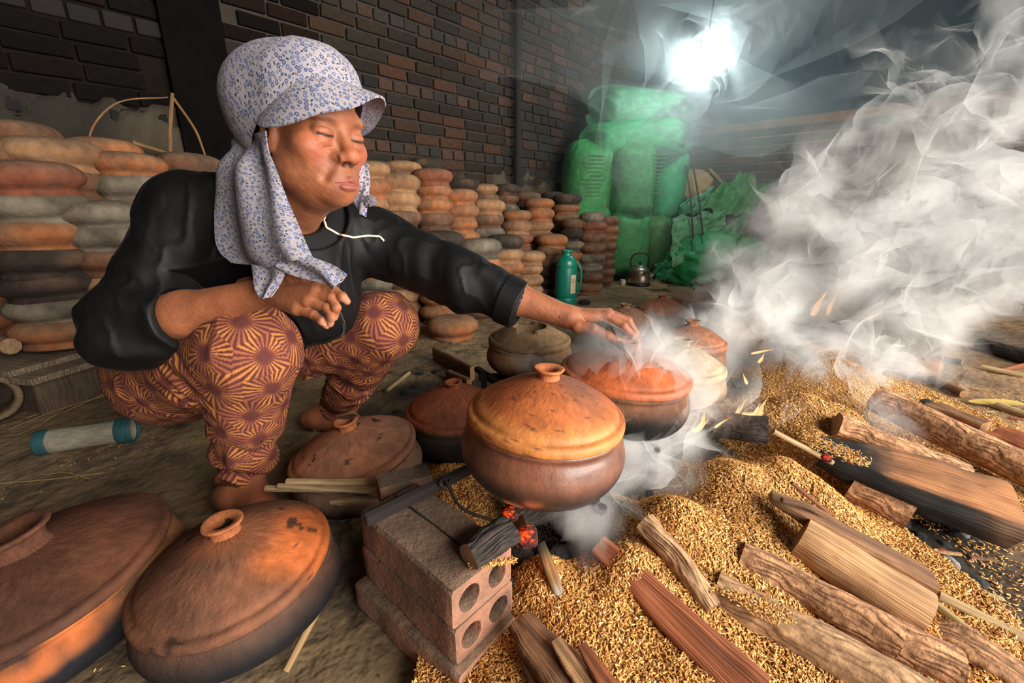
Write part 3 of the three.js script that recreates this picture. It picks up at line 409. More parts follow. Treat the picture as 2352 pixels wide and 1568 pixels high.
// ---------- green sacks ----------
T.sack = tex(256, 256, (u, v) => { const a = Math.sin(u * 90 * 6.283) * 0.05, b = Math.sin(v * 90 * 6.283) * 0.05, n = pfbm(u, v, 6, 4, 33), k = 0.82 + a + b + (n - 0.5) * 0.3; return [k, k, k]; });
const sackMat = (c) => phys({ color: c, map: rep(T.sack, 3, 3), bumpMap: rep(T.bump, 2), bumpScale: 0.006, roughness: 0.55, side: THREE.DoubleSide });
const sackGreens = [0x47a055, 0x4a9f58, 0x2aa565, 0x42a868, 0x529c6e, 0x3d9a4a, 0x5b8f44];
function sackGeo(w, h, d, seed, pinch = [1, 1]) {
  const nu = 96, nv = 64, pos = [], uv = [], idx = [];
  for (let j = 0; j <= nv; j++) { const v = j / nv * 2 - 1, side = v < 0 ? pinch[0] : pinch[1], e = Math.pow(Math.max(0, 1 - Math.pow(Math.abs(v), 5)), 0.42), flat = lerp(1, Math.pow(Math.max(0, 1 - Math.abs(v)), 0.5) * 1.1, smooth(0.6, 1, Math.abs(v)));
    for (let i = 0; i <= nu; i++) { const a = (i % nu) / nu * 6.2832, ca = Math.cos(a), sa = Math.sin(a), sx = Math.sign(ca) * Math.pow(Math.abs(ca), 0.75), sz = Math.sign(sa) * Math.pow(Math.abs(sa), 0.75), near = smooth(0.45, 1, Math.abs(v));
      const fold = 1 + near * side * 0.07 * Math.sin(a * 11 + seed * 3 + Math.sin(v * 9) * 2) + 0.035 * (fbm3(ca * 1.6 + seed, v * 2, sa * 1.6, 3) - 0.5) * 2;
      pos.push(sx * w / 2 * lerp(1, e, 1 - 0.45 * side) * fold * (0.97 + 0.03 * v) * 0.94, v * h / 2 + near * side * 0.02 * Math.sin(a * 5 + seed), sz * d / 2 * e * flat * fold); uv.push(i / nu * 2, j / nv); } }
  for (let j = 0; j < nv; j++) for (let i = 0; i < nu; i++) { const a = j * (nu + 1) + i, b = a + nu + 1; idx.push(a, b, a + 1, a + 1, b, b + 1); }
  const g = new THREE.BufferGeometry(); g.setAttribute('position', new THREE.Float32BufferAttribute(pos, 3)); g.setAttribute('uv', new THREE.Float32BufferAttribute(uv, 2)); g.setIndex(idx); g.computeVertexNormals(); weldSeamRows(g, nu, nv); return g;
}
function weldSeamRows(g, nu, nv) { const n = g.attributes.normal; for (let j = 0; j <= nv; j++) { const a = j * (nu + 1), b = a + nu, v = new THREE.Vector3(n.getX(a) + n.getX(b), n.getY(a) + n.getY(b), n.getZ(a) + n.getZ(b)).normalize(); n.setXYZ(a, v.x, v.y, v.z); n.setXYZ(b, v.x, v.y, v.z); } }
const threadMat = mat({ color: 0x2a5a33 });
function sack(label, c, size, turnXYZ, ci, seed, pinch, print) {
  const o = thing('green_sack', label, 'sack', c, 0, 'filled green woven plastic sacks'); o.rotation.set(...turnXYZ, 'YXZ');
  part('sack_cloth', sackGeo(...size, seed, pinch), sackMat(sackGreens[ci]), o);
  const [w, h, d] = size, tick = [];
  if (print) { const q = rng(seed * 9); for (let j = 0; j < 11; j++) { const L = 0.09 + q() * 0.13; const a = print === 'side' ? 0.55 : -0.1, g = new THREE.BoxGeometry(L, h * 0.012, 0.004); g.translate((print === 'side' ? w * 0.33 : -w * 0.08) + (q() - 0.5) * 0.03, h * (0.3 - j * 0.045), d * (print === 'side' ? 0.455 : 0.505)); if (print === 'side') g.rotateY(a * 0.45); else g.rotateZ((q() - 0.5) * 0.03); tick.push(g); } part('faded_print', mergeGeometries(tick), mat({ color: 0x3d6b3c }), o, 'faded illegible dark green lines of print'); }
  return o;
}
sack('upright green sack with faded print, leftmost of the pile', P(1350, 420, 3.95), [0.5, 0.72, 0.42], [0.05, 0.25, -0.02], 0, 2, [0.7, 0.3], 'front');
sack('upright green sack with dark printed side, pinched at its bottom, mid pile', P(1450, 418, 3.9), [0.44, 0.68, 0.42], [0.02, -0.15, 0.03], 1, 5, [0.9, 0.3], 'side');
sack('bright green upright sack, right of the printed sacks', P(1532, 432, 4.15), [0.36, 0.75, 0.4], [0, -0.1, -0.04], 2, 8, [0.8, 0.5]);
sack('green sack lying across the upright sacks', P(1458, 325, 3.95), [0.4, 1.0, 0.5], [0.1, 0.05, 1.66], 3, 11, [0.9, 0.8]);
sack('green sack lying on top of the whole pile, under the lamp', P(1470, 262, 4.0), [0.44, 0.98, 0.55], [0.1, 0.1, 1.5], 4, 14, [0.9, 0.8]);
sack('lowest front green sack behind the stacked pots', P(1432, 562, 4.05), [0.48, 0.66, 0.4], [0, 0.1, 0.02], 5, 17, [0.6, 0.8]);
sack('low dull green sack right of the lowest front one', P(1506, 562, 4.2), [0.28, 0.6, 0.36], [0, -0.2, 0.02], 6, 20, [0.6, 0.8]);
sack('green sack filling the dark corner under the pile', P(1340, 545, 4.0), [0.5, 0.66, 0.4], [0, 0.3, 0], 5, 23, [0.5, 0.5]);
// crumpled sheets
function sheet(label, corners, ci, seed, amp = 0.07, name = 'plastic_sheet') {
  const n = 40, [a, b, c, d] = corners, g = new THREE.PlaneGeometry(1, 1, n, n), p = g.attributes.position, q = new THREE.Vector3(), c0 = a.clone().add(b).add(c).add(d).multiplyScalar(0.25);
  const nrm = b.clone().sub(a).cross(d.clone().sub(a)).normalize();
  for (let i = 0; i < p.count; i++) { const u = p.getX(i) + 0.5, v = 0.5 - p.getY(i), edge = 1; q.copy(a).lerp(b, u).lerp(new THREE.Vector3().copy(d).lerp(c, u), v); const r = Math.abs(fbm3(u * 3 + seed, v * 7, seed, 3) - 0.5) * 2; q.addScaledVector(nrm, (r - 0.3) * amp * 2 + Math.sin(v * 13 + u * 4 + seed) * amp * 0.35); q.y += (fbm3(u * 5, seed, v * 5, 2) - 0.5) * amp * edge; q.sub(c0); p.setXYZ(i, q.x, q.y, q.z); }
  g.computeVertexNormals(); const back = g.clone(), bp = back.attributes.position, bn = g.attributes.normal; for (let i = 0; i < bp.count; i++) bp.setXYZ(i, bp.getX(i) - bn.getX(i) * 0.004, bp.getY(i) - bn.getY(i) * 0.004, bp.getZ(i) - bn.getZ(i) * 0.004);
  back.index.array.reverse(); back.computeVertexNormals(); const o = thing(name, label, 'plastic sheet', c0); part('sheeting', mergeGeometries([g, back]), sackMat(ci), o); return o;
}
sheet('pale green loose flap sticking up right of the topmost sack', [P(1555, 265, 4.14), P(1606, 238, 4.23), P(1590, 345, 4.23), P(1570, 340, 4.14)], 0x4f8f66, 3, 0.02, 'sack_flap');
sheet('pale mint crumpled plastic sheet behind the two thin rods', [P(1562, 470, 3.95), P(1640, 425, 4.04), P(1640, 470, 3.95), P(1570, 500, 3.85)], 0x6cc08c, 5, 0.05);
sheet('long folded green plastic sheet spread toward the back wall', [P(1600, 480, 3.85), P(1700, 400, 4.04), P(1775, 420, 3.95), P(1730, 495, 3.71)], 0x3f8a3f, 9, 0.06);
sheet('pale green plastic sheet hanging behind the rods above the heap', [P(1545, 500, 3.85), P(1665, 480, 3.85), P(1665, 560, 3.71), P(1540, 620, 3.67)], 0x6fa874, 12, 0.05);
sheet('bright green plastic bag mouth poking up into the smoke', [P(1660, 530, 3.67), P(1712, 490, 3.76), P(1715, 515, 3.67), P(1690, 560, 3.57)], 0x2fae62, 16, 0.03);
sheet('crumpled green plastic scrap right of the kettle', [P(1500, 605, 3.52), P(1545, 600, 3.57), P(1540, 645, 3.48), P(1505, 640, 3.48)], 0x3fa56c, 19, 0.05);
{
  const o = thing('plastic_heap', 'bulging green plastic tarp heap at the edge of the smoke', 'plastic tarp', P(1650, 605, 3.85));
  part('tarp', warp(new THREE.SphereGeometry(1, 80, 60).scale(0.5, 0.3, 0.34), (v) => { const k = 1 + (Math.abs(fbm3(v.x * 5, v.y * 7, v.z * 5, 4) - 0.5) - 0.15) * 0.5; v.multiplyScalar(k); v.y -= Math.max(0, v.x) * 0.1; }), sackMat(0x2f9a58), o);
}
for (const [a, b, l] of [[[1576, 380, 3.9], [1592, 548, 3.6], 'left'], [[1590, 372, 3.9], [1614, 538, 3.6], 'right']]) { const p = P(...a), q = P(...b), o = thing('thin_rod', `${l} of two thin dark rods leaning in front of the plastic sheets`, 'rod', q); part('rod', tube([new THREE.Vector3(), p.clone().sub(q).multiplyScalar(0.5).add(new THREE.Vector3(0.01, 0, 0)), p.clone().sub(q)], 0.008, 16, 8), mat({ color: 0x2c211d }), o); }
{ const a = P(1372, 520, 3.75), b = P(1394, 420, 3.9), o = thing('wooden_lath', 'brown wooden slat standing between the stacked pots and green sacks', 'slat', a); part('board', barGeo(new THREE.Vector3(0, -0.2, 0), b.sub(a), 0.055, 0.02), mat({ map: T.wood, color: 0x84664e }), o); }
{ // scrap wood and paper behind the plastic
  const o = thing('scrap_wood', 'diagonal brown board in the scrap heap by the back wall', 'board', P(1655, 405, 4.15)); part('board', barGeo(P(1628, 388, 4.15).sub(o.position), P(1668, 430, 4.15).sub(o.position), 0.07, 0.03), mat({ map: T.wood, color: 0x8a6a44 }), o);
  const h = thing('paper_scrap', 'tan crumpled paper sack behind the thin rods', 'paper sack', P(1590, 430, 4.12)); part('paper', warp(new THREE.SphereGeometry(1, 48, 36).scale(0.19, 0.17, 0.14), (v) => { v.multiplyScalar(1 + (Math.abs(fbm3(v.x * 11, v.y * 11, v.z * 11, 4) - 0.5) - 0.1) * 0.8); }), mat({ color: 0x9a7c50, map: T.grain }), h);
  const n = thing('paper_note', 'small tan slip of paper stuck high on the dark back wall', 'paper', P(1874, 96, 4.05)); part('paper', warp(new THREE.BoxGeometry(0.12, 0.08, 0.004, 6, 4, 1), (v) => { v.z += Math.sin(v.x * 40) * 0.003; }), mat({ color: 0x8b7a5a }), n); n.rotation.y = TURN - Math.PI / 2;
}
{ // dry branches leaning on the wall behind the woman
  const bm = mat({ map: T.bark, color: 0x9b7d58 }), s = footAt(400, 0.12), o = thing('dry_branch', 'dry forked branches leaning on the wall behind the near shoulder', 'branch', sw(s, 0.12, 0.62));
  const L = (x, y, z = 0.03) => new THREE.Vector3(x, y, z).applyAxisAngle(new THREE.Vector3(0, 1, 0), TURN);
  for (const [pts, r] of [[[[0, -0.2], [0.02, 0.2], [0.06, 0.42], [0.08, 0.5]], 0.012], [[[-0.25, 0.15], [-0.23, 0.3], [-0.12, 0.43], [0.06, 0.48]], 0.005], [[[0.08, 0.48], [0.14, 0.36], [0.18, 0.2], [0.3, 0.1]], 0.006], [[[-0.1, 0.28], [0.1, 0.22], [0.26, 0.14]], 0.009], [[[0.16, 0.1], [0.24, 0.18], [0.34, 0.24]], 0.014]]) part('twig', limb(pts.map((p) => L(...p)), (u) => r * (1 - 0.4 * u), 20, 8, 0.5).all, bm, o);
}
// ---------- bricks under the iron bar ----------
const brickRed = mat({ map: rep(T.grain, 6), vertexColors: true, bumpMap: rep(T.bump, 8), bumpScale: 0.003 });
function hollowBrick(label, x, f, y, turn, size, seed, base, holes = true) {
  const [w, h, L] = size, sh = new THREE.Shape(), c = 0.004; sh.moveTo(-w / 2 + c, -h / 2); sh.lineTo(w / 2 - c, -h / 2); sh.lineTo(w / 2, -h / 2 + c); sh.lineTo(w / 2, h / 2 - c); sh.lineTo(w / 2 - c, h / 2); sh.lineTo(-w / 2 + c, h / 2); sh.lineTo(-w / 2, h / 2 - c); sh.lineTo(-w / 2, -h / 2 + c); sh.closePath();
  if (holes) for (const s of [-1, 1]) { const p = new THREE.Path(); p.absellipse(s * w * 0.235, 0, w * 0.155, h * 0.3, 0, Math.PI * 2, true); sh.holes.push(p); }
  const g = new THREE.ExtrudeGeometry(sh, { depth: L - 0.006, steps: 14, bevelEnabled: true, bevelThickness: 0.003, bevelSize: 0.003, bevelOffset: -0.003, bevelSegments: 2, curveSegments: 20 }); g.translate(0, 0, -(L - 0.006) / 2);
  const gg = toCreasedNormals(mergeVertices(g, 1e-5), 0.6); warp(gg, (v) => { v.x += (fbm3(v.x * 20 + seed, v.y * 20, v.z * 20, 3) - 0.5) * 0.006; v.y += (fbm3(v.x * 18, v.y * 20 + seed, v.z * 18, 3) - 0.5) * 0.006; });
  const o = thing('hollow_brick', label, 'brick', V(x, y + h / 2, f), turn);
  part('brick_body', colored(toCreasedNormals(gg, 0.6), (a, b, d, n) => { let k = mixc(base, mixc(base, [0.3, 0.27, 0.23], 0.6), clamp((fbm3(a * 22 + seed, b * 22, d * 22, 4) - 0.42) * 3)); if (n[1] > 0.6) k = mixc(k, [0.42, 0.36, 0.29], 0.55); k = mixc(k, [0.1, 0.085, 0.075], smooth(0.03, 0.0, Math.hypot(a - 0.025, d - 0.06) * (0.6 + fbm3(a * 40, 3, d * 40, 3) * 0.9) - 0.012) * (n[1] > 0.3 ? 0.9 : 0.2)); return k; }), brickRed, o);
  return o;
}
const BT = Math.atan2(0.734, 0.679);
hollowBrick('pale lowest brick of the pile, jutting out beneath the two hollow bricks', -0.122, 0.522, 0, BT + 0.07, [0.115, 0.05, 0.235], 5, rgb(186, 132, 100), false);
hollowBrick('lower of the two hollow bricks under the iron bar', -0.117, 0.53, 0.05, BT + 0.02, [0.108, 0.06, 0.22], 8, rgb(164, 112, 86));
const topBrick = hollowBrick('upper hollow brick with dusty cracked top carrying the iron bar', -0.117, 0.53, 0.1105, BT, [0.108, 0.06, 0.22], 11, rgb(168, 118, 92));
part('crack', boxUV(new THREE.BoxGeometry(0.0025, 0.004, 0.21)).translate(0.006, 0.0295, 0), mat({ color: 0x1c1713 }), topBrick);
hollowBrick('broken brick lump behind the upper hollow brick', -0.19, 0.665, 0.125, BT + 1.2, [0.05, 0.045, 0.09], 14, rgb(140, 100, 78), false);
// ---------- iron bars ----------
const iron = mat({ color: 0x1d1917, metalness: 0.35, roughness: 0.62, bumpMap: rep(T.bump, 3), bumpScale: 0.002 }), rust = mat({ color: 0x241813, roughness: 0.8, bumpMap: T.bump, bumpScale: 0.002 });
{
  const a = P(838, 1196, 0.63), b = P(1120, 1062, 0.79); b.y = a.y - 0.002; const o = thing('iron_bar', 'long square iron bar lying across the brick pile to the nearest fire', 'iron bar', a);
  part('bar', barGeo(new THREE.Vector3(), b.clone().sub(a).multiplyScalar(1.45), 0.016, 0.016), rust, o);
  const w = thing('wire', 'thin black wires twisted round the iron bar and the charred wood', 'wire', a), L = (x, y, t) => P(x, y, t).sub(a), wm = mat({ color: 0x191513, roughness: 0.6 });
  for (const pts of [[[1020, 1098, 0.72], [1010, 1110, 0.7], [1022, 1118, 0.705], [1034, 1102, 0.72]], [[1024, 1105, 0.71], [1060, 1165, 0.69], [1140, 1198, 0.68], [1185, 1215, 0.66]], [[1075, 1250, 0.62], [1110, 1240, 0.62], [1125, 1270, 0.6], [1140, 1300, 0.585]], [[1060, 1270, 0.61], [1090, 1285, 0.595], [1120, 1262, 0.6]], [[1100, 1215, 0.63], [1140, 1205, 0.64], [1175, 1235, 0.63], [1190, 1262, 0.61]]]) part('strand', tube(pts.map((p) => L(...p)), 0.0024, 24, 6), wm, w);
  const st = thing('iron_stand', 'black iron trivet of bars under the pot with the broken lid', 'stand', V(0.047, 0, 1.148)), q = (x, y, f) => new THREE.Vector3(x, y, -f);
  part('bar', barGeo(q(-0.14, 0.172, -0.02), q(0.16, 0.172, 0.02), 0.018, 0.016), iron, st); part('bar', barGeo(q(-0.05, 0.172, -0.16), q(-0.02, 0.172, 0.14), 0.018, 0.016), iron, st); part('bar', barGeo(q(-0.15, 0.172, 0.05), q(-0.03, 0.172, -0.16), 0.018, 0.016), iron, st);
  for (const [x, f] of [[-0.125, -0.02], [0.14, 0.02], [-0.048, -0.15]]) part('leg', barGeo(q(x, 0.0, f), q(x, 0.17, f), 0.016, 0.016), iron, st);
  const s2 = thing('iron_stand', 'soot-black iron bars holding the pot with the gripped lid', 'stand', V(0.238, 0, 0.862)); part('bar', barGeo(q(-0.15, 0.158, -0.05), q(0.13, 0.158, 0.1), 0.018, 0.016), iron, s2); part('bar', barGeo(q(-0.08, 0.158, 0.1), q(0.05, 0.158, -0.1), 0.016, 0.016), iron, s2); for (const [x, f] of [[-0.13, -0.04], [0.11, 0.09], [0.045, -0.09]]) part('leg', barGeo(q(x, 0, f), q(x, 0.155, f), 0.016, 0.016), iron, s2);
  const s3 = thing('iron_stand', 'blackened iron legs beneath the large glossy orange pot', 'stand', V(0.053, 0, 0.63)); part('bar', barGeo(q(-0.06, 0.168, 0.12), q(0.09, 0.168, -0.06), 0.014, 0.014), iron, s3); for (const [x, f] of [[-0.055, 0.11], [0.085, -0.05], [0.09, 0.08]]) part('leg', barGeo(q(x, 0, f), q(x * 0.9, 0.18, f * 0.85), 0.014, 0.014), iron, s3);
}
// ---------- firewood ----------
const WM = {
  smooth: mat({ map: rep(T.wood, 2, 3), color: 0xcfa070, bumpMap: rep(T.woodBump, 2, 3), bumpScale: 0.002, roughness: 0.75 }),
  bark: mat({ map: rep(T.bark, 1, 5), color: 0xcaa078, bumpMap: rep(T.barkBump, 1, 5), bumpScale: 0.006 }),
  grey: mat({ map: rep(T.bark, 1, 4), color: 0xcbac86, bumpMap: rep(T.barkBump, 1, 4), bumpScale: 0.004 }),
  red: mat({ map: rep(T.wood, 2, 2), color: 0xa8603a, bumpMap: rep(T.woodBump, 2, 2), bumpScale: 0.002, roughness: 0.75 }),
  pale: mat({ map: rep(T.wood, 3, 4), color: 0xd8b888, bumpMap: rep(T.woodBump, 3, 4), bumpScale: 0.001, roughness: 0.75 }),
  brown: mat({ map: rep(T.wood, 2, 4), color: 0x8f6644, bumpMap: rep(T.woodBump, 2, 4), bumpScale: 0.003 }),
  char: mat({ map: rep(T.bark, 1, 5), color: 0x39322e, bumpMap: rep(T.barkBump, 1, 5), bumpScale: 0.005 }),
  vc: mat({ map: rep(T.wood, 2, 3), vertexColors: true, bumpMap: rep(T.woodBump, 2, 3), bumpScale: 0.003 }),
  end: mat({ map: rep(T.grain, 2), color: 0xb98658, bumpMap: rep(T.bump, 3), bumpScale: 0.002 }),
};
const polyR = (R, faces) => (a) => { let r = 9; for (const [deg, d] of faces) { const c = Math.cos(a - R_(deg)); if (c > 0.05) r = Math.min(r, d / c); } return r * R; };
const R_ = (d) => d * Math.PI / 180;
function log(name, label, a, b, fn, m, { mid = [0, 0, 0], wob = 0.2, seg = 30, sides = 28, end = WM.end, cat = 'firewood', paint, seed = 1, bumps = 0 } = {}) {
  const A = G(...a), B = G(...b), o = thing(name, label, cat, A), c = A.clone().add(B).multiplyScalar(0.5).add(new THREE.Vector3(...mid));
  const r = typeof fn === 'number' ? () => fn : fn, l = limb([new THREE.Vector3(), c.sub(A), B.sub(A)], bumps ? (u, t) => r(u, t) * (1 + bumps * (fbm3(Math.cos(t) * 1.2 + seed, u * 5, Math.sin(t) * 1.2, 3) - 0.5)) : r, seg, sides, wob, seed);
  part('log_side', paint ? colored(l.side, (x, y, z, n) => paint(new THREE.Vector3(x, y, z), n)) : l.side, m, o);
  for (const q of l.caps) part('cut_end', paint ? colored(q, () => [0.5, 0.36, 0.22]) : q, paint ? m : end, o);
  return o;
}
log('firewood_log', 'smooth pale debarked log with a slanting cut end, right of the husk mound', [1835, 1232, 0.1], [2118, 1412, 0.055], (u) => 0.0335 + 0.004 * u, WM.smooth, { wob: 0.04, bumps: 0.12, seed: 3 });
log('bark_plank', 'long flat brown bark plank behind the smooth pale log', [1770, 1140, 0.14], [2135, 1335, 0.05], (u, t) => polyR(0.02 * Math.min(1, 0.5 + 2 * u), [[90, 0.55], [270, 0.55], [0, 1.3], [180, 1.3]])(t), WM.brown, { wob: 0.25, bumps: 0.3, seed: 4 });
log('firewood_log', 'log with flaking rough bark and a smooth front end, second from the front', [1700, 1275, 0.085], [2198, 1545, 0.04], (u) => 0.026, WM.bark, { wob: 0.3, bumps: 0.25, seed: 5 });
log('firewood_log', 'thick grey log with a dark knot, nearest at the bottom of the picture', [1640, 1355, 0.065], [2150, 1640, 0.03], (u) => 0.03 + 0.003 * u, WM.grey, { wob: 0.12, bumps: 0.16, seed: 6 });
log('firewood_log', 'short crooked log of furrowed grey bark sunk in the husks', [1478, 1200, 0.125], [1630, 1398, 0.065], (u) => 0.021 - 0.006 * u * u, WM.grey, { wob: 0.5, bumps: 0.4, seed: 7, mid: [0.005, 0.006, 0] });
log('firewood_plank', 'split reddish timber running from the glowing fire to the bottom edge', [1375, 1255, 0.1], [1730, 1610, 0.035], (u, t) => polyR(0.019 + 0.014 * u, [[60, 0.9], [150, 0.95], [240, 1], [330, 0.8]])(t), WM.red, { wob: 0.18, bumps: 0.2, seed: 8 });
log('stick', 'short burnt stick poking out of the embers with a whitened tip', [1240, 1245, 0.13], [1284, 1364, 0.07], (u) => 0.0075 + 0.002 * Math.sin(u * 3), WM.vc, { wob: 0.2, seed: 9, cat: 'stick', paint: (p) => mixc([0.1, 0.09, 0.08], mixc([0.66, 0.48, 0.28], [0.78, 0.74, 0.68], smooth(0.05, 0.075, p.length())), smooth(0.0, 0.03, p.length())) });
log('firewood_log', 'massive split log with charred black side and bare brown top', [1880, 1035, 0.11], [2325, 1190, 0.065], (u, t) => polyR(0.047 * (0.62 + 0.42 * Math.min(1, u * 1.6)), [[80, 0.62], [200, 0.95], [262, 0.85], [330, 1.15], [20, 1.1]])(t), WM.vc, { wob: 0.14, bumps: 0.22, seed: 10, sides: 44, seg: 44,
  paint: (p, n) => { const u = p.length(), top = smooth(0.35, 0.75, n[1]); let c = mixc([0.4, 0.29, 0.2], [0.74, 0.5, 0.31], top); const ch = clamp(smooth(0.34, 0.2, u + (fbm3(p.x * 30, p.y * 30, p.z * 30, 3) - 0.5) * 0.12) * (1.1 - 1.0 * top) + smooth(0.15, 0.06, u + (fbm3(p.x * 40, p.y * 40, p.z * 40, 3) - 0.5) * 0.08)); return mixc(c, [0.07, 0.065, 0.06], ch); } });
log('firewood_log', 'stubby round log tucked under the charred split log', [1955, 1118, 0.055], [2088, 1192, 0.035], () => 0.031, WM.bark, { wob: 0.2, bumps: 0.15, seed: 11 });
log('firewood_log', 'shaggy barked log between the charred log and the long right-hand log', [1915, 975, 0.11], [2215, 1090, 0.04], (u) => 0.033 - 0.006 * u, WM.bark, { wob: 0.5, bumps: 0.4, seed: 12 });
log('firewood_log', 'long brown log running out of the smoke to the right edge', [2010, 915, 0.11], [2440, 1118, 0.045], (u) => 0.038, WM.bark, { wob: 0.15, bumps: 0.14, seed: 13, sides: 36 });
log('stick', 'thin bare stick lying against the husks beside the charred log', [1776, 990, 0.17], [1912, 1062, 0.11], 0.0055, WM.pale, { cat: 'stick', seed: 14, sides: 12 });
log('firewood_log', 'rounded log end sticking out of the dense smoke at the right', [1780, 798, 0.13], [2146, 842, 0.05], (u) => 0.034, WM.brown, { wob: 0.1, bumps: 0.1, seed: 15 });
log('stick', 'upper of two peeled sticks beyond the smooth log end, lower right', [2155, 1368, 0.035], [2430, 1505, 0.015], 0.0085, WM.pale, { cat: 'stick', seed: 16, sides: 14, wob: 0.1 });
log('stick', 'lower greenish stick of the pair beyond the smooth log end', [2148, 1390, 0.03], [2400, 1590, 0.012], 0.0078, mat({ map: rep(T.wood, 3, 4), color: 0xb09a68 }), { cat: 'stick', seed: 17, sides: 14, wob: 0.1 });
log('bark_slab', 'curled orange-brown bark slab under the two sticks, bottom right', [2090, 1428, 0.018], [2390, 1580, 0.02], (u, t) => polyR(0.03, [[90, 0.2], [270, 0.2], [0, 1.2], [180, 1.2]])(t), WM.bark, { wob: 0.3, bumps: 0.4, seed: 18, mid: [0, 0.012, 0] });
log('firewood_log', 'short split block of dark wood behind the long right-hand log', [2130, 938, 0.03], [2262, 985, 0.025], (u, t) => polyR(0.03, [[90, 0.7], [270, 0.7], [0, 1], [180, 1]])(t), WM.brown, { wob: 0.2, seed: 19, bumps: 0.2 });
log('firewood_log', 'small reddish split block at the right edge by the long log', [2285, 1000, 0.025], [2400, 1050, 0.02], (u, t) => polyR(0.032, [[70, 0.7], [250, 0.7], [340, 1], [160, 1]])(t), WM.red, { wob: 0.2, seed: 20, bumps: 0.2 });
[[[1192, 1425, 0.075], [1345, 1610, 0.07], 0.022, 'grey-brown split board at the bottom edge below the hollow bricks', WM.brown], [[1275, 1470, 0.088], [1372, 1610, 0.08], 0.009, 'pale splinter lying right of the grey split board', WM.smooth], [[1335, 1480, 0.092], [1420, 1610, 0.085], 0.008, 'pinkish flat splinter left of the reddish split timber', WM.red], [[1205, 1510, 0.062], [1260, 1610, 0.058], 0.009, 'dark thin splinter in the husks below the bricks', WM.brown]].forEach(([a, b, r, l, m], i) => log('wood_splinter', l, a, b, (u, t) => polyR(r * (0.7 + 0.6 * u), [[90, 0.35], [270, 0.35], [0, 1.2], [180, 1.2]])(t), m, { wob: 0.3, bumps: 0.35, seed: 30 + i, cat: 'splinter' }));
log('wood_splinter', 'dark curled twig on the husks above the smooth pale log', [1795, 1148, 0.15], [1920, 1215, 0.1], (u) => 0.005 - 0.002 * u, WM.brown, { seed: 40, cat: 'splinter', mid: [0, 0.012, 0], sides: 10 });
log('wood_splinter', 'straight reddish twig on the husk slope beside the stubby log', [1818, 1108, 0.16], [1905, 1180, 0.11], 0.0035, WM.red, { seed: 41, cat: 'splinter', sides: 10 });
log('charred_log', 'grey burnt log end bound with wire on top of the bricks', [1075, 1282, 0.185], [1172, 1218, 0.185], 0.019, WM.char, { seed: 42, bumps: 0.5, wob: 0.4 });
log('charred_log', 'ashen burnt stick with red glowing tip under the glossy pot', [1150, 1120, 0.16], [1195, 1180, 0.13], 0.006, WM.char, { seed: 43, wob: 0.4 });
log('charred_log', 'blackened log in the hearth beneath the glossy orange pot', [1190, 1190, 0.09], [1330, 1130, 0.09], 0.026, WM.char, { seed: 44, bumps: 0.4, wob: 0.4 });
log('charred_log', 'black burnt log lying between the second pot and the husk mound', [1480, 960, 0.1], [1760, 985, 0.12], 0.03, WM.char, { seed: 45, bumps: 0.4, wob: 0.4 });
log('charred_log', 'sooty log at the far fire under the far flames', [1760, 748, 0.17], [1960, 728, 0.17], 0.045, WM.char, { seed: 46, bumps: 0.4, wob: 0.4 });
// peeled sticks by the feet and on the ground
[[[612, 1122, 0.1], [905, 1123, 0.12], 0.0065, 'lowest long peeled stick of the bundle across the front pots'], [[660, 1107, 0.115], [925, 1108, 0.125], 0.0072, 'upper peeled stick of the bundle across the front pots'], [[640, 1116, 0.11], [880, 1130, 0.12], 0.0055, 'middle peeled stick of the bundle across the front pots'], [[762, 1152, 0.07], [872, 1146, 0.085], 0.008, 'short thick peeled stick under the bundle by the bricks']].forEach(([a, b, r, l], i) => log('stick', l, a, b, r, WM.pale, { seed: 50 + i, cat: 'stick', sides: 12, wob: 0.15 }));
log('stick', 'short thick peeled stick lying on the ground under the far knee', [888, 898, 0.012], [940, 856, 0.012], 0.0075, WM.pale, { seed: 55, cat: 'stick', sides: 12 });
log('stick', 'thin brown stick leaning from the front pot to the bottom edge', [655, 1542, 0.01], [765, 1335, 0.06], 0.0052, mat({ map: rep(T.wood, 3, 4), color: 0xa5855a }), { seed: 56, cat: 'stick', sides: 12 });
log('stick', 'tiny peeled stick in front of the far bare heel', [720, 985, 0.01], [778, 980, 0.01], 0.006, WM.pale, { seed: 57, cat: 'stick', sides: 10 });
log('firewood_log', 'flat brown offcut board on the ash behind the small red pot', [998, 812, 0.03], [1085, 858, 0.03], (u, t) => polyR(0.032, [[90, 0.9], [270, 0.9], [0, 0.3], [180, 0.3]])(t), WM.brown, { seed: 58, wob: 0.1 });
log('firewood_log', 'small wedge of brown wood under the offcut board', [1030, 860, 0.02], [1078, 882, 0.018], (u, t) => polyR(0.024, [[90, 0.8], [270, 0.8], [0, 0.5], [180, 0.5]])(t), WM.brown, { seed: 59, wob: 0.2 });
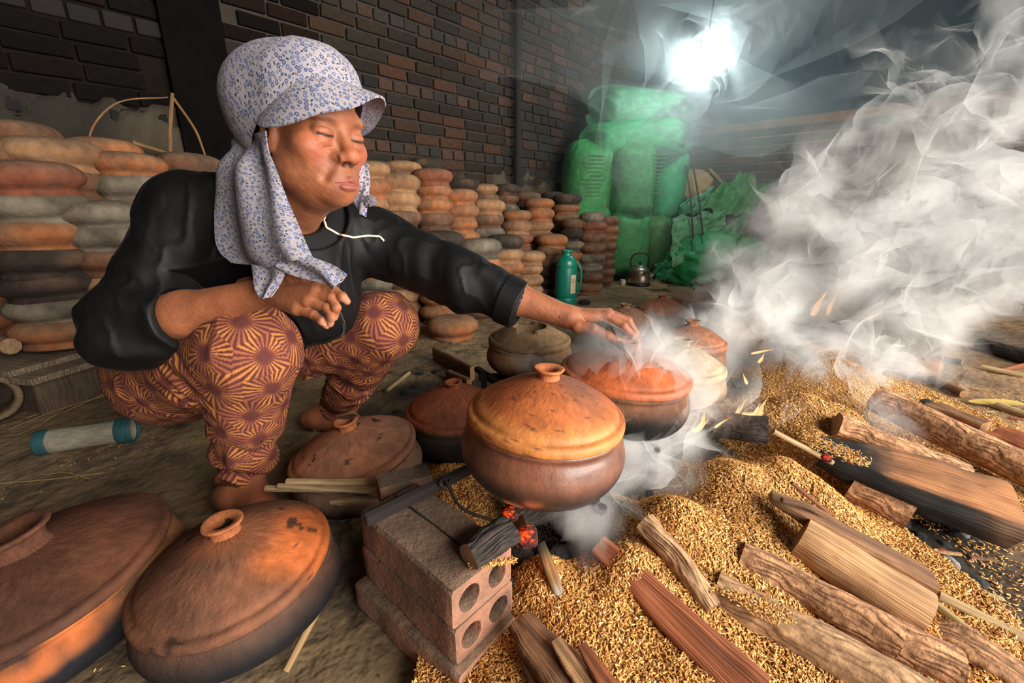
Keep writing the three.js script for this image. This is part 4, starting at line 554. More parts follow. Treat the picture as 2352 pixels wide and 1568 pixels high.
{ // plastic pipe on the ground
  const a = G(88, 1018, 0.032), b = G(308, 985, 0.034), o = thing('plastic_pipe', 'dusty grey pipe with teal ends lying left of the bare feet', 'pipe', a), d = b.clone().sub(a), L = d.length(), q = new THREE.Quaternion().setFromUnitVectors(new THREE.Vector3(0, 1, 0), d.clone().normalize());
  const g = (pts) => turned(pts, 36, 40).applyQuaternion(q), teal = mat({ color: 0x2f5f66, roughness: 0.6, map: rep(T.grain, 2) });
  part('pipe_wall', g([[0.027, 0], [0.03, 0.004], [0.03, L * 0.5], [0.0325, L * 0.9], [0.0325, L - 0.004], [0.0295, L - 0.002], [0.027, L * 0.6], [0.026, 0.01], [0.001, 0.008]]), mat({ color: 0xa49a86, map: rep(T.grain, 3), bumpMap: T.bump, bumpScale: 0.002 }), o);
  part('end_band', g([[0.032, L - 0.035], [0.0345, L - 0.033], [0.0345, L + 0.001], [0.031, L + 0.001], [0.0305, L - 0.03]]), teal, o); part('end_band', g([[0.0305, -0.001], [0.0318, 0.0], [0.0318, 0.026], [0.0303, 0.028]]), teal, o);
}
// ---------- rice husks ----------
const mounds = {
  main: [[1290, 1330, 0.085, 0.09], [1240, 1290, 0.085, 0.06], [1350, 1480, 0.07, 0.11], [1450, 1260, 0.12, 0.1], [1560, 1150, 0.145, 0.12], [1690, 1060, 0.155, 0.13], [1800, 1055, 0.14, 0.11], [1890, 1120, 0.11, 0.09], [1720, 1220, 0.11, 0.13], [1560, 1370, 0.07, 0.11], [1480, 1530, 0.05, 0.13], [1150, 1560, 0.04, 0.06], [1640, 1500, 0.035, 0.12], [1820, 1560, 0.015, 0.14], [1400, 1140, 0.1, 0.08]],
  middle: [[1780, 920, 0.13, 0.13], [1860, 905, 0.15, 0.14], [1940, 935, 0.12, 0.1], [1960, 990, 0.09, 0.07], [1860, 985, 0.12, 0.1], [2085, 905, 0.05, 0.08], [2110, 940, 0.035, 0.07]],
  far: [[1880, 800, 0.17, 0.2], [1800, 830, 0.12, 0.15], [1960, 840, 0.1, 0.14]],
  rear: [[1060, 1090, 0.085, 0.08], [1110, 1130, 0.07, 0.06], [1010, 1070, 0.06, 0.05]],
};
const huskMat = mat({ map: rep(T.grain, 3), vertexColors: true, bumpMap: rep(T.bump, 6), bumpScale: 0.01 });
const grainGeo = (() => { const pos = [0, 0, -1], idx = [], ring = [[-0.55, 0.62], [0, 1], [0.55, 0.66]], n = 5; for (const [z, k] of ring) for (let j = 0; j < n; j++) { const a = j / n * 6.2832; pos.push(Math.cos(a) * k * 0.34, Math.sin(a) * k * 0.2 + 0.12 * z * z, z); } pos.push(0, 0.12, 1); const last = 1 + 3 * n; for (let j = 0; j < n; j++) { const q = (j + 1) % n; idx.push(0, 1 + q, 1 + j); for (let r = 0; r < 2; r++) { const a = 1 + r * n; idx.push(a + j, a + q, a + n + j, a + q, a + n + q, a + n + j); } const a = 1 + 2 * n; idx.push(a + j, a + q, last); } const g = new THREE.BufferGeometry(); g.setAttribute('position', new THREE.Float32BufferAttribute(pos, 3)); g.setIndex(idx); g.computeVertexNormals(); return g; })();
const grainMat = mat({ color: 0xffffff, roughness: 0.6 });
const burnSpots = [[1285, 1165, 0.07, 0.13], [1400, 1080, 0.08, 0.1], [1600, 965, 0.1, 0.1], [1480, 1000, 0.08, 0.12], [1690, 850, 0.1, 0.08]].map(([x, y, h, r]) => { const c = G(x, y, h); return [c.x, c.z, r]; });
const burnt = (x, z) => { let k = 0; for (const [a, b, r] of burnSpots) k = Math.max(k, smooth(1.1, 0.55, Math.hypot(x - a, z - b) / r * (0.75 + 0.5 * noise3(x * 25, 3, z * 25)))); return k; };   // charred by the fires
const grainTone = (q) => { const t = q(); const c = t < 0.1 ? rgb(158, 106, 54) : t < 0.3 ? rgb(186, 128, 64) : t < 0.8 ? rgb(208, 150, 78) : t < 0.95 ? rgb(226, 180, 102) : rgb(240, 210, 150); return c; };
function grains(spots, q, parent, name) {
  const im = new THREE.InstancedMesh(grainGeo, grainMat, spots.length), m4 = new THREE.Matrix4(), qu = new THREE.Quaternion(), tilt = new THREE.Quaternion(), up = new THREE.Vector3(0, 1, 0), col = new THREE.Color();
  spots.forEach(([p, n, k], i) => { qu.setFromUnitVectors(up, n); tilt.setFromEuler(new THREE.Euler((q() - 0.5) * 1.1, q() * 6.2832, (q() - 0.5) * 1.2, 'YXZ')); qu.multiply(tilt); const s = 0.004 * (0.8 + 0.45 * q()) * (k ?? 1); m4.compose(p, qu, new THREE.Vector3(s, s, s)); im.setMatrixAt(i, m4); const c = lin(mixc(grainTone(q), rgb(38, 32, 28), burnt(p.x, p.z) * (q() < 0.88 ? 0.95 : 0.3))); col.setRGB(c[0], c[1], c[2]); im.setColorAt(i, col); });
  im.name = name; im.userData.kind = 'stuff'; im.castShadow = im.receiveShadow = true; parent.add(im); return im;
}
const heightOf = (blobs) => (x, f) => { let h = 0; for (const b of blobs) { const d2 = ((x - b.x) ** 2 + (f - b.f) ** 2) / (b.r * b.r); if (d2 < 9) h = smax(h, b.h * Math.exp(-d2), 0.055); } return h + (fbm3(x * 16, 1.7, f * 16, 3) - 0.5) * 0.02 - 0.006; };
function mound(name, label, blobs0, count, seed) {
  const blobs = blobs0.map(([px, py, h, r]) => { const c = G(px, py, h); return { x: c.x, f: -c.z, h, r }; }), H = heightOf(blobs), q = rng(seed);
  const lo = [1e9, 1e9], hi = [-1e9, -1e9]; for (const b of blobs) { lo[0] = Math.min(lo[0], b.x - b.r * 1.9); lo[1] = Math.min(lo[1], b.f - b.r * 1.9); hi[0] = Math.max(hi[0], b.x + b.r * 1.9); hi[1] = Math.max(hi[1], b.f + b.r * 1.9); }
  const st = 0.01, nx = Math.ceil((hi[0] - lo[0]) / st), nf = Math.ceil((hi[1] - lo[1]) / st), pos = [], uv = [], idx = [], hs = []; for (let j = 0; j <= nf; j++) for (let i = 0; i <= nx; i++) { const x = lo[0] + i * st, f = lo[1] + j * st, h = H(x, f); hs.push(h - groundY(x, f)); pos.push(x, h, -f); uv.push(x, f); }
  for (let j = 0; j < nf; j++) for (let i = 0; i < nx; i++) { const a = j * (nx + 1) + i; if (Math.max(hs[a], hs[a + 1], hs[a + nx + 1], hs[a + nx + 2]) > -0.006) idx.push(a, a + 1, a + nx + 1, a + 1, a + nx + 2, a + nx + 1); }
  const g = mergeVertices((() => { const b = new THREE.BufferGeometry(); b.setAttribute('position', new THREE.Float32BufferAttribute(pos, 3)); b.setAttribute('uv', new THREE.Float32BufferAttribute(uv, 2)); b.setIndex(idx); return b; })()); g.computeVertexNormals(); colored(g, (x, y, z) => mixc(rgb(189, 138, 72), rgb(34, 29, 26), burnt(x, z)));
  const o = new THREE.Group(); o.name = numbered(name); scene.add(o); tag(o, label, 'rice husks', null, 'stuff'); part('mound', g, huskMat, o).userData.kind = 'stuff';
  const spots = []; let guard = 0; while (spots.length < count && guard++ < count * 30) { const x = lerp(lo[0], hi[0], q()), f = lerp(lo[1], hi[1], q()), h = H(x, f); if (h < groundY(x, f) - 0.001) continue; const e = 0.004, n = new THREE.Vector3(H(x - e, f) - H(x + e, f), 2 * e, H(x, f + e) - H(x, f - e)).normalize(); spots.push([new THREE.Vector3(x, h + 0.0005 + q() * 0.003, -f), n]); }
  grains(spots, q, o, 'husks'); return H;
}
const huskH = mound('rice_husk_pile', 'large golden pile of rice husks heaped over the firewood in the foreground', mounds.main, 95000, 1);
mound('rice_husk_pile', 'smoking husk pile between the middle flames and the long right-hand log', mounds.middle, 26000, 2);
mound('rice_husk_pile', 'far husk pile veiled by dense smoke near the far flames', mounds.far, 16000, 3);
mound('rice_husk_pile', 'small husk heap between the bricks and the small red pot', mounds.rear, 11000, 4);
{ // grains lying on the brick, on logs and strewn about
  const q = rng(77), spots = [], up = new THREE.Vector3(0, 1, 0);
  for (let i = 0; i < 9000; i++) { const near = q() < 0.6, c = near ? G(lerp(1900, 2352, q()), lerp(900, 1560, q())) : V(lerp(-1.2, 1.6, q()), 0, lerp(0.3, 2.2, q())); const x = c.x + (q() - 0.5) * 0.1, f = -c.z; if (fbm3(x * 4, 9, f * 4, 3) < (near ? 0.42 : 0.5)) continue; spots.push([V(x, groundY(x, f) + 0.002, f), up, near ? 1 : 0.85]); }
  for (let i = 0; i < 240; i++) { const a = q(), p = P(lerp(1085, 1180, a) + (q() - 0.5) * 22, lerp(1310, 1255, a) + (q() - 0.5) * 20, 0.56); p.y = 0.174 + q() * 0.006; spots.push([p, up]); }
  for (let i = 0; i < 420; i++) { const a = q(), c = G(lerp(1860, 1985, a) + (q() - 0.5) * 40, lerp(1005, 1062, a) + (q() - 0.5) * 26, 0.14); spots.push([c, up]); }
  for (let i = 0; i < 350; i++) { const a = q(), c = G(lerp(1640, 1800, a) + (q() - 0.5) * 60, lerp(1335, 1420, a) + (q() - 0.5) * 30, 0.088); spots.push([c, up]); }
  const o = new THREE.Group(); o.name = 'strewn_husks'; scene.add(o); tag(o, 'loose rice husks strewn over the earth floor, logs and bricks', 'rice husks', null, 'stuff'); grains(spots, q, o, 'husks');
}
// ---------- charcoal, splinters, straw ----------
{
  const q = rng(5), lump = [0, 1, 2].map((k) => warp(new THREE.IcosahedronGeometry(1, 3), (v) => { v.multiplyScalar(0.7 + 0.6 * fbm3(v.x * 1.7 + k * 5, v.y * 1.7, v.z * 1.7, 3)); v.y *= 0.7; })), cm = mat({ color: 0x2a2725, roughness: 0.85, bumpMap: T.bump, bumpScale: 0.003 }), am = mat({ color: 0x777470, roughness: 0.95 });
  const NTH = ['first', 'second', 'third', 'fourth', 'fifth', 'sixth', 'seventh', 'eighth', 'ninth', 'tenth', 'eleventh', 'twelfth', 'thirteenth', 'fourteenth', 'fifteenth', 'sixteenth', 'seventeenth', 'eighteenth', 'nineteenth', 'twentieth', 'twenty-first', 'twenty-second', 'twenty-third', 'twenty-fourth', 'twenty-fifth', 'twenty-sixth'];
  const put = (px, py, r, y, label, group, m) => { const p = G(px, py, y), o = new THREE.Mesh(lump[Math.floor(q() * 3)], m); o.name = numbered('charcoal_lump'); o.castShadow = o.receiveShadow = true; o.position.copy(p); o.position.y = y + r * 0.3; o.scale.set(r * (1 + q() * 0.6), r * 0.8, r); o.rotation.y = q() * 6; scene.add(o); tag(o, label, 'charcoal', group); };
  const many = (n, x0, x1, y0, y1, r, what, group) => { const at = []; for (let i = 0; i < n; i++) at.push([lerp(x0, x1, q()), lerp(y0, y1, q())]); at.sort((a, b) => a[0] - b[0]); at.forEach(([x, y], i) => put(x, y, r + q() * r * 1.3, 0, `${what}, ${NTH[i]} from the left`, group, q() < 0.7 ? cm : am)); };
  many(17, 2015, 2230, 1190, 1330, 0.008, 'small charcoal lump on the ash right of the husk pile', 'charcoal lumps right of the husk pile');
  many(18, 900, 1130, 850, 1010, 0.009, 'charcoal lump in the ash around the small red pot', 'charcoal lumps behind the front pots');
  { const at = []; for (let i = 0; i < 16; i++) { const a = q() * 6.28, r = q() * 0.13; at.push([0.08 + Math.cos(a) * r, 0.6 + Math.sin(a) * r]); } at.sort((a, b) => a[0] / a[1] - b[0] / b[1]); at.forEach(([x, f], i) => { const o = new THREE.Mesh(lump[i % 3], q() < 0.8 ? cm : am), k = 0.014 + q() * 0.016; o.name = numbered('charcoal_lump'); o.position.copy(V(x, 0.03 + q() * 0.05, f)); o.scale.set(k, k, k); o.castShadow = o.receiveShadow = true; scene.add(o); tag(o, `dead charcoal lump under the glossy orange pot, ${NTH[i]} from the left`, 'charcoal', 'charcoal lumps under the glossy pot'); }); }
  put(2130, 932, 0.022, 0.03, 'black charcoal chunk on the yellow husks behind the long log', null, cm); put(2235, 1335, 0.014, 0, 'black charcoal chunk alone on the chaff, right of the two sticks', null, cm);
  const chip = [0, 1, 2].map((k) => boxUV(warp(new RoundedBoxGeometry(1, 0.12, 0.16, 2, 0.04), (v) => { v.z *= 1 - 0.5 * Math.abs(v.x + 0.2 * k); v.y += Math.sin(v.x * 3 + k) * 0.05; }), 1)), ms = [WM.pale, WM.smooth, WM.brown, WM.red];
  { const at = []; for (let i = 0; i < 26; i++) at.push([lerp(2080, 2352, q()), lerp(800, 1500, Math.pow(q(), 1.5))]); at.sort((a, b) => a[1] - b[1]); at.forEach(([x, y], i) => { const p = G(x, y), k = Math.floor(q() * 4), o = new THREE.Mesh(chip[i % 3], ms[k]); o.name = numbered('wood_chip'); const L = 0.02 + q() * 0.06; o.position.set(p.x, 0.006, p.z); o.scale.set(L, 0.03 + 0.02 * q(), 0.05 + 0.03 * q()); o.rotation.y = q() * 1.2 - 0.9; o.castShadow = o.receiveShadow = true; scene.add(o); tag(o, `${['pale', 'tan', 'brown', 'reddish'][k]} splinter on the trodden ground right of the logs, ${NTH[i]} from the back`, 'wood chip', 'wood splinters on the right-hand ground'); }); }
  for (const [a, b, r, l, m] of [[[2255, 842], [2352, 862], 0.01, 'long pale splinter on the ground near the right edge', WM.pale], [[2290, 930], [2400, 968], 0.012, 'bleached split stick at the right edge', WM.pale], [[2140, 870], [2215, 905], 0.014, 'dark rotten branch on the ground right of the smoke', WM.brown], [[2300, 850], [2352, 838], 0.009, 'thin crossed splinter near the right edge', WM.red], [[2150, 820], [2210, 832], 0.011, 'short black stick lying just outside the smoke', WM.char], [[2250, 790], [2400, 830], 0.03, 'black charred log at the right edge beyond the smoke', WM.char]]) log('stick', l, [...a, r], [...b, r], r, m, { cat: 'stick', sides: 10, seed: r * 900, wob: 0.3 });
  { const p = G(2290, 925, 0.012), o = thing('dry_leaf', 'long yellowish dry leaf curled on the right-hand ground', 'leaf', p), g = new THREE.PlaneGeometry(0.15, 0.03, 24, 6); warp(g, (v) => { const k = Math.sqrt(Math.max(0, 1 - (v.x / 0.076) ** 2)); v.y *= k; v.z = v.y * v.y * 20 + Math.sin(v.x * 25) * 0.004; }); g.rotateX(-1.2); part('blade', g, mat({ color: 0x97803e, side: THREE.DoubleSide }), o); o.rotation.y = -0.25; }
  // straw wisps left
  const sm = mat({ color: 0xa08558, roughness: 0.8 }), st = (label, lines) => { const o = thing('straw', label, 'straw', [0, 0, 0]); for (const l of lines) part('stalk', tube(l.map(([x, y, h]) => G(x, y, h ?? 0.006)), 0.0012, 16, 5), sm, o); };
  st('dry straw stalks on the floor behind the plastic pipe', [[[60, 960], [180, 920], [320, 886]], [[20, 985], [150, 935], [300, 893]], [[100, 968], [200, 912], [290, 900]], [[150, 945], [240, 905, 0.02], [325, 880]], [[40, 1000], [110, 965], [180, 905]]]);
  st('bent straw stalk on the floor below the plastic pipe', [[[100, 1090], [150, 1085, 0.012], [205, 1100]], [[0, 1110], [120, 1100], [240, 1085]]]);
}
// ---------- embers and flames ----------
{
  T.ember = tex(128, 128, (u, v) => { const n = Math.abs(pfbm(u, v, 5, 4, 71) - 0.5) * 2, k = smooth(0.02, 0.3, n) * (0.35 + 0.65 * smooth(0.35, 0.62, pfbm(u, v, 4, 3, 75))); return [k, k * k * 0.34, k * k * k * 0.07]; });
  const red = mat({ color: 0x1a0c08, emissive: new THREE.Color(1, 1, 1), emissiveMap: rep(T.ember, 1), emissiveIntensity: 1.1, roughness: 1 }), hot = mat({ color: 0x401005, emissive: new THREE.Color(1, 1, 1), emissiveMap: rep(T.ember, 0.6), emissiveIntensity: 2.6, roughness: 1 });
  const emb = (px, py, t, r, label, k) => { const o = thing('ember', label, 'ember', P(px, py, t)), g = (s, d) => warp(new THREE.IcosahedronGeometry(s, 4), (v) => { v.multiplyScalar(0.75 + 0.55 * fbm3(v.x / s * 2 + d, v.y / s * 2, v.z / s * 2, 3)); }); part('glowing_coal', g(r, k), red, o); for (const [x, y] of [[0.0, 0.5], [-0.4, 0.2], [0.3, 0.1]].slice(0, k)) part('hot_core', g(r * 0.42, k + x).translate(x * r, y * r, r * 0.6), hot, o); const l = new THREE.PointLight(new THREE.Color(1, 0.25, 0.08), 0.0018 * k); l.position.copy(o.position).add(new THREE.Vector3(0, r * 1.3, r * 1.6)); l.name = 'ember_glow'; scene.add(l); };
  emb(1212, 1232, 0.64, 0.0165, 'brightest glowing red ember in front of the iron bar', 3); emb(1172, 1182, 0.68, 0.012, 'dim red ember left of the brightest one', 1); emb(1318, 1146, 0.7, 0.012, 'small red ember under the right side of the glossy pot', 1);
  emb(1898, 1052, 0.86, 0.009, 'tiny red ember at the charred end of the split log', 1);
  const flameMat = phys({ color: 0x000000, emissive: new THREE.Color(1, 0.46, 0.16), emissiveIntensity: 1.6, roughness: 1, transparent: true, opacity: 0.8 }), coreMat = mat({ color: 0, emissive: new THREE.Color(1, 0.76, 0.5), emissiveIntensity: 2.3 });
  const flames = (label, tongues, t, power) => {
    const c = P(tongues[0][0][0], tongues[0][0][1], t), o = thing('flame', label, 'flame', c);
    for (const [a, m, b, w] of tongues) { const pts = [a, m, [b[0] + (b[0] - m[0]) * 0.35, b[1] + (b[1] - m[1]) * 0.35 - 4]].map(([x, y]) => P(x, y, t).sub(c)); const R0 = 0.72 * w * t / 1000; const f = (k) => (u) => Math.max(0.0002, R0 * k * Math.pow(Math.sin(Math.PI * Math.min(1, Math.pow(u * 0.96 + 0.03, 0.48))), 1.1)); const tg = part('flame_tongue', limb(pts, f(1), 22, 12).all, flameMat, o); part('flame_core', limb(pts.map((p, i) => p.clone().lerp(pts[0], 0.3 * i * 0.5)), f(0.5), 18, 10).all, coreMat, tg); }
    const l = new THREE.PointLight(new THREE.Color(1, 0.52, 0.2), power); l.position.copy(c).add(new THREE.Vector3(0, 0.03, 0.02)); l.name = 'flame_light'; l.shadow.radius = 1; scene.add(l);
  };
  flames('nearest low flames licking over the rim of the main husk pile', [[[1598, 990], [1612, 975], [1617, 953], 8], [[1590, 990], [1606, 984], [1622, 972], 7], [[1642, 982], [1655, 972], [1670, 966], 4]], 1.0, 0.008);
  flames('two pointed flames rising beside the charred log in the smoke', [[[1660, 968], [1690, 952], [1709, 927], 8], [[1705, 952], [1732, 952], [1756, 926], 9], [[1738, 962], [1748, 948], [1753, 932], 6]], 1.05, 0.008);
  flames('far tall flames seen through the smoke behind the far husk pile', [[[1866, 724], [1876, 706], [1892, 682], 10], [[1814, 712], [1822, 708], [1828, 700], 6], [[1900, 724], [1908, 702], [1920, 680], 6]], 1.78, 0.008);
  flames('small pale flames glimmering in the smoke before the pale pot', [[[1742, 832], [1748, 826], [1754, 818], 5], [[1716, 882], [1712, 872], [1708, 864], 5], [[1726, 812], [1745, 808], [1770, 806], 4]], 1.25, 0.006);
}
// ---------- the woman ----------
const J = { shR: P(448, 500, 0.83), elR: P(308, 752, 0.768), cuR: P(412, 733, 0.755), wrR: P(606, 672, 0.735), shL: P(862, 556, 0.985), elL: P(1070, 645, 0.955), cuL: P(1196, 702, 0.935), wrL: P(1302, 727, 0.925),
  neck: P(652, 492, 0.85), chest: P(640, 610, 0.9), pelvis: P(520, 760, 1.13), hipR: P(400, 845, 1.0), hipL: P(590, 800, 1.17), knR: P(572, 805, 0.8), anR: P(560, 1078, 0.935), knL: P(882, 748, 1.02), anL: P(778, 925, 1.27) };
const heelR = G(520, 1142, 0.03), heelL = G(712, 962, 0.03), toeR = heelR.clone().add(new THREE.Vector3(0.165, -0.008, 0.075)), toeL = heelL.clone().add(new THREE.Vector3(0.2, -0.008, 0.05));
// head frame: x to her left, y up, z to the front
const HEAD = (() => { const yaw = R(59), fx = Math.sin(yaw), fz = Math.cos(yaw), m = new THREE.Matrix4().makeBasis(new THREE.Vector3(fz, 0, -fx), new THREE.Vector3(0, 1, 0), new THREE.Vector3(fx, 0, fz)); m.multiply(new THREE.Matrix4().makeRotationX(R(5))).multiply(new THREE.Matrix4().makeRotationZ(R(-2))); const eye = new THREE.Vector3(0, 0, 0.083).applyMatrix4(m), o = P(788, 312, 0.705).sub(eye); m.setPosition(o); return m; })();
const HINV = HEAD.clone().invert(), hm = HINV.elements, hw = (x, y, z) => new THREE.Vector3(x, y, z).applyMatrix4(HEAD);
const cap = (a, b, ra, rb) => (x, y, z) => sdCap(x, y, z, a, b, ra, rb);
const v3 = (x, y, z) => new THREE.Vector3(x, y, z);
function faceField(x, y, z) {
  const ax = Math.abs(x);
  let d = sdEll(x, y, z, 0, 0.032, -0.012, 0.071, 0.09, 0.094);
  d = smin(d, sdEll(x, y, z, 0, -0.035, 0.028, 0.06, 0.078, 0.056), 0.03);
  d = smin(d, sdEll(x, y, z, 0, -0.072, 0.038, 0.049, 0.034, 0.043), 0.025);
  d = smin(d, sdEll(ax, y, z, 0.046, -0.022, 0.053, 0.022, 0.02, 0.022), 0.022);                      // cheekbones
  d = smin(d, sdEll(ax, y, z, 0.054, -0.06, 0.01, 0.016, 0.024, 0.024), 0.03);                       // jaw corners
  d = smin(d, sdEll(x, y, z, 0, -0.095, 0.067, 0.02, 0.013, 0.016), 0.024);                          // chin
  d = smin(d, sdEll(x, y, z, 0, 0.024, 0.074, 0.046, 0.013, 0.014), 0.018);                           // brow
  d = smin(d, sdEll(x, y, z, 0, -0.07, 0.072, 0.032, 0.026, 0.024), 0.02);                            // muzzle
  d = smax(d, -sdEll(ax, y, z, 0.031, -0.001, 0.098, 0.019, 0.013, 0.014), 0.016);                    // sockets
  d = smin(d, sdEll(ax, y, z, 0.031, 0.0005, 0.0735, 0.0165, 0.0115, 0.0125), 0.006);                 // lids
  d = smin(d, sdEll(ax, y, z, 0.031, -0.0135, 0.0745, 0.014, 0.0055, 0.008), 0.006);                  // bags under the eyes
  d = smax(d, -sdCap(ax, y, z, v3(0.018, -0.0035, 0.087), v3(0.031, -0.0052, 0.0885), 0.0012, 0.0012), 0.003);
  d = smax(d, -sdCap(ax, y, z, v3(0.031, -0.0052, 0.0885), v3(0.045, -0.003, 0.078), 0.0012, 0.0008), 0.003);
  let n = sdCap(x, y, z, v3(0, 0.006, 0.081), v3(0, -0.027, 0.099), 0.0075, 0.011);
  n = smin(n, sdEll(x, y, z, 0, -0.0315, 0.1025, 0.0138, 0.0112, 0.0122), 0.008);
  n = smin(n, sdEll(ax, y, z, 0.0148, -0.035, 0.091, 0.0096, 0.0085, 0.0115), 0.006);
  d = smin(d, n, 0.011);
  d = smax(d, -sdEll(ax, y, z, 0.0078, -0.0432, 0.0985, 0.005, 0.0038, 0.0068), 0.003);               // nostrils
  d = smax(d, -sdCap(ax, y, z, v3(0.021, -0.036, 0.093), v3(0.035, -0.067, 0.08), 0.0012, 0.002), 0.013); // folds beside the mouth
  d = smax(d, -sdCap(x, y, z, v3(0, -0.047, 0.1005), v3(0, -0.06, 0.1), 0.002, 0.0025), 0.005);       // philtrum
  let l = smin(sdCap(ax, y, z, v3(0.0, -0.0665, 0.0985), v3(0.021, -0.0725, 0.0865), 0.005, 0.0022), sdEll(x, y, z, 0, -0.0785, 0.0955, 0.0165, 0.0056, 0.0066), 0.002);
  d = smin(d, l, 0.004);
  d = smax(d, -sdCap(ax, y, z, v3(0, -0.073, 0.1035), v3(0.0225, -0.0742, 0.0895), 0.0013, 0.0008), 0.002);
  d = smin(d, sdEll(ax, y + (ax - 0.07) * 0.2, z, 0.071, -0.006, -0.006, 0.009, 0.03, 0.018), 0.008);   // ears
  d = smax(d, -sdEll(ax, y, z, 0.08, -0.002, -0.002, 0.005, 0.018, 0.009), 0.004);
  // creases: under the eyes, at the temples, by the mouth
  const cr = (a, b, r, k) => { d = smax(d, -sdCap(ax, y, z, a, b, r, r * 0.6), k); };
  cr(v3(0.018, -0.0195, 0.084), v3(0.034, -0.0235, 0.079), 0.0008, 0.004);  cr(v3(0.018, 0.0085, 0.086), v3(0.042, 0.0085, 0.08), 0.0008, 0.004);
  return d + (fbm3(x * 70, y * 70, z * 70, 2) - 0.5) * 0.0007;
}
const headField = (x, y, z) => faceField(hm[0] * x + hm[4] * y + hm[8] * z + hm[12], hm[1] * x + hm[5] * y + hm[9] * z + hm[13], hm[2] * x + hm[6] * y + hm[10] * z + hm[14]);
const nape = hw(0, -0.06, -0.012), throat = hw(0, -0.085, 0.02);
const neckField = (x, y, z) => smin(sdCap(x, y, z, J.neck, nape, 0.058, 0.05), sdCap(x, y, z, J.neck.clone().lerp(throat, 0.15), throat, 0.045, 0.036), 0.03);
// hands: chains of joints with radii
const F3 = (pts) => pts.map(([x, y, t]) => P(x, y, t));
const handR = { wrist: J.wrR, palmR: 0.0135, fingers: [
  [F3([[642, 652, 0.72], [672, 636, 0.7], [700, 634, 0.69], [724, 640, 0.69]]), [0.012, 0.0105, 0.0092, 0.0075]],
  [F3([[727, 660, 0.688], [768, 668, 0.682], [786, 681, 0.676], [797, 692, 0.68]]), [0.0086, 0.0073, 0.0067, 0.0058]],
  [F3([[722, 676, 0.685], [762, 684, 0.677], [772, 707, 0.672], [768, 728, 0.682]]), [0.0088, 0.0075, 0.0068, 0.0059]],
  [F3([[709, 692, 0.685], [752, 707, 0.676], [761, 728, 0.672], [758, 743, 0.68]]), [0.0086, 0.0073, 0.0066, 0.0058]],
  [F3([[683, 709, 0.69], [720, 722, 0.681], [738, 736, 0.675], [750, 748, 0.681]]), [0.008, 0.0068, 0.0062, 0.0054]]] };
const handL = { wrist: J.wrL, palmR: 0.0135, fingers: [
  [F3([[1326, 748, 0.908], [1362, 756, 0.9], [1396, 772, 0.9], [1424, 785, 0.905]]), [0.0135, 0.0115, 0.01, 0.008]],
  [F3([[1392, 725, 0.918], [1432, 748, 0.91], [1452, 770, 0.912], [1467, 789, 0.918]]), [0.0105, 0.009, 0.008, 0.0066]],
  [F3([[1397, 719, 0.935], [1443, 737, 0.935], [1458, 762, 0.938], [1466, 784, 0.94]]), [0.0105, 0.009, 0.008, 0.0066]],
  [F3([[1390, 720, 0.953], [1432, 738, 0.962], [1438, 762, 0.96], [1432, 780, 0.955]]), [0.01, 0.0086, 0.0078, 0.0066]],
  [F3([[1378, 726, 0.968], [1414, 744, 0.978], [1418, 762, 0.976], [1414, 776, 0.97]]), [0.0092, 0.0078, 0.007, 0.006]]] };
function handField(h) {
  const bones = []; for (const [p, r] of h.fingers) for (let i = 0; i < 3; i++) bones.push([p[i], p[i + 1], r[i], r[i + 1], i]);
  const palm = h.fingers.map(([p, r], k) => [h.wrist.clone().lerp(p[0], k ? 0.12 : 0.0), p[0], k ? 0.0165 : 0.016, k ? 0.0112 : r[0]]);
  return (x, y, z) => { let d = 9; for (const [a, b, ra, rb] of palm) d = smin(d, sdCap(x, y, z, a, b, ra, rb), 0.008); let m = 9; for (let f = 0; f < 5; f++) { let g = 9; for (let i = 0; i < 3; i++) { const [a, b, ra, rb] = bones[f * 3 + i]; g = smin(g, sdCap(x, y, z, a, b, ra, rb), 0.0022); } const [p, r] = h.fingers[f]; for (let i = 1; i < 3; i++) g = smin(g, Math.hypot(x - p[i].x, y - p[i].y, z - p[i].z) - r[i] * 1.02, 0.003); m = Math.min(m, g); } d = smin(d, m, 0.0045); return d; };
}
const hrF = handField(handR), hlF = handField(handL);
const foreR = (x, y, z) => smin(sdCap(x, y, z, J.elR, J.elR.clone().lerp(J.wrR, 0.4), 0.04, 0.037), sdCap(x, y, z, J.elR.clone().lerp(J.wrR, 0.4), J.wrR, 0.037, 0.0235), 0.02);
const foreL = (x, y, z) => smin(sdCap(x, y, z, J.elL, J.elL.clone().lerp(J.wrL, 0.45), 0.038, 0.036), sdCap(x, y, z, J.elL.clone().lerp(J.wrL, 0.45), J.wrL, 0.036, 0.0245), 0.02);
const foot = (an, heel, toe) => { const side = toe.clone().sub(heel).setY(0).normalize().cross(v3(0, 1, 0)), ball = heel.clone().lerp(toe, 0.72); return (x, y, z) => { let d = sdCap(x, y, z, an, heel.clone().lerp(toe, 0.12).add(v3(0, 0.012, 0)), 0.032, 0.03); d = smin(d, sdCap(x, y, z, heel, ball, 0.028, 0.024), 0.02); d = smin(d, sdCap(x, y, z, an, ball, 0.03, 0.02), 0.03); for (let i = 0; i < 5; i++) { const o = side.clone().multiplyScalar((i - 2) * 0.015), a = ball.clone().add(o), b = toe.clone().add(o).add(toe.clone().sub(heel).setLength(-Math.abs(i - 1.2) * 0.006)); d = smin(d, sdCap(x, y, z, a, b, 0.012, 0.009 - 0.0006 * i), 0.006); } return smax(d, 0.004 - y, 0.006); }; };
const ftR = foot(J.anR, heelR, toeR), ftL = foot(J.anL, heelL, toeL);
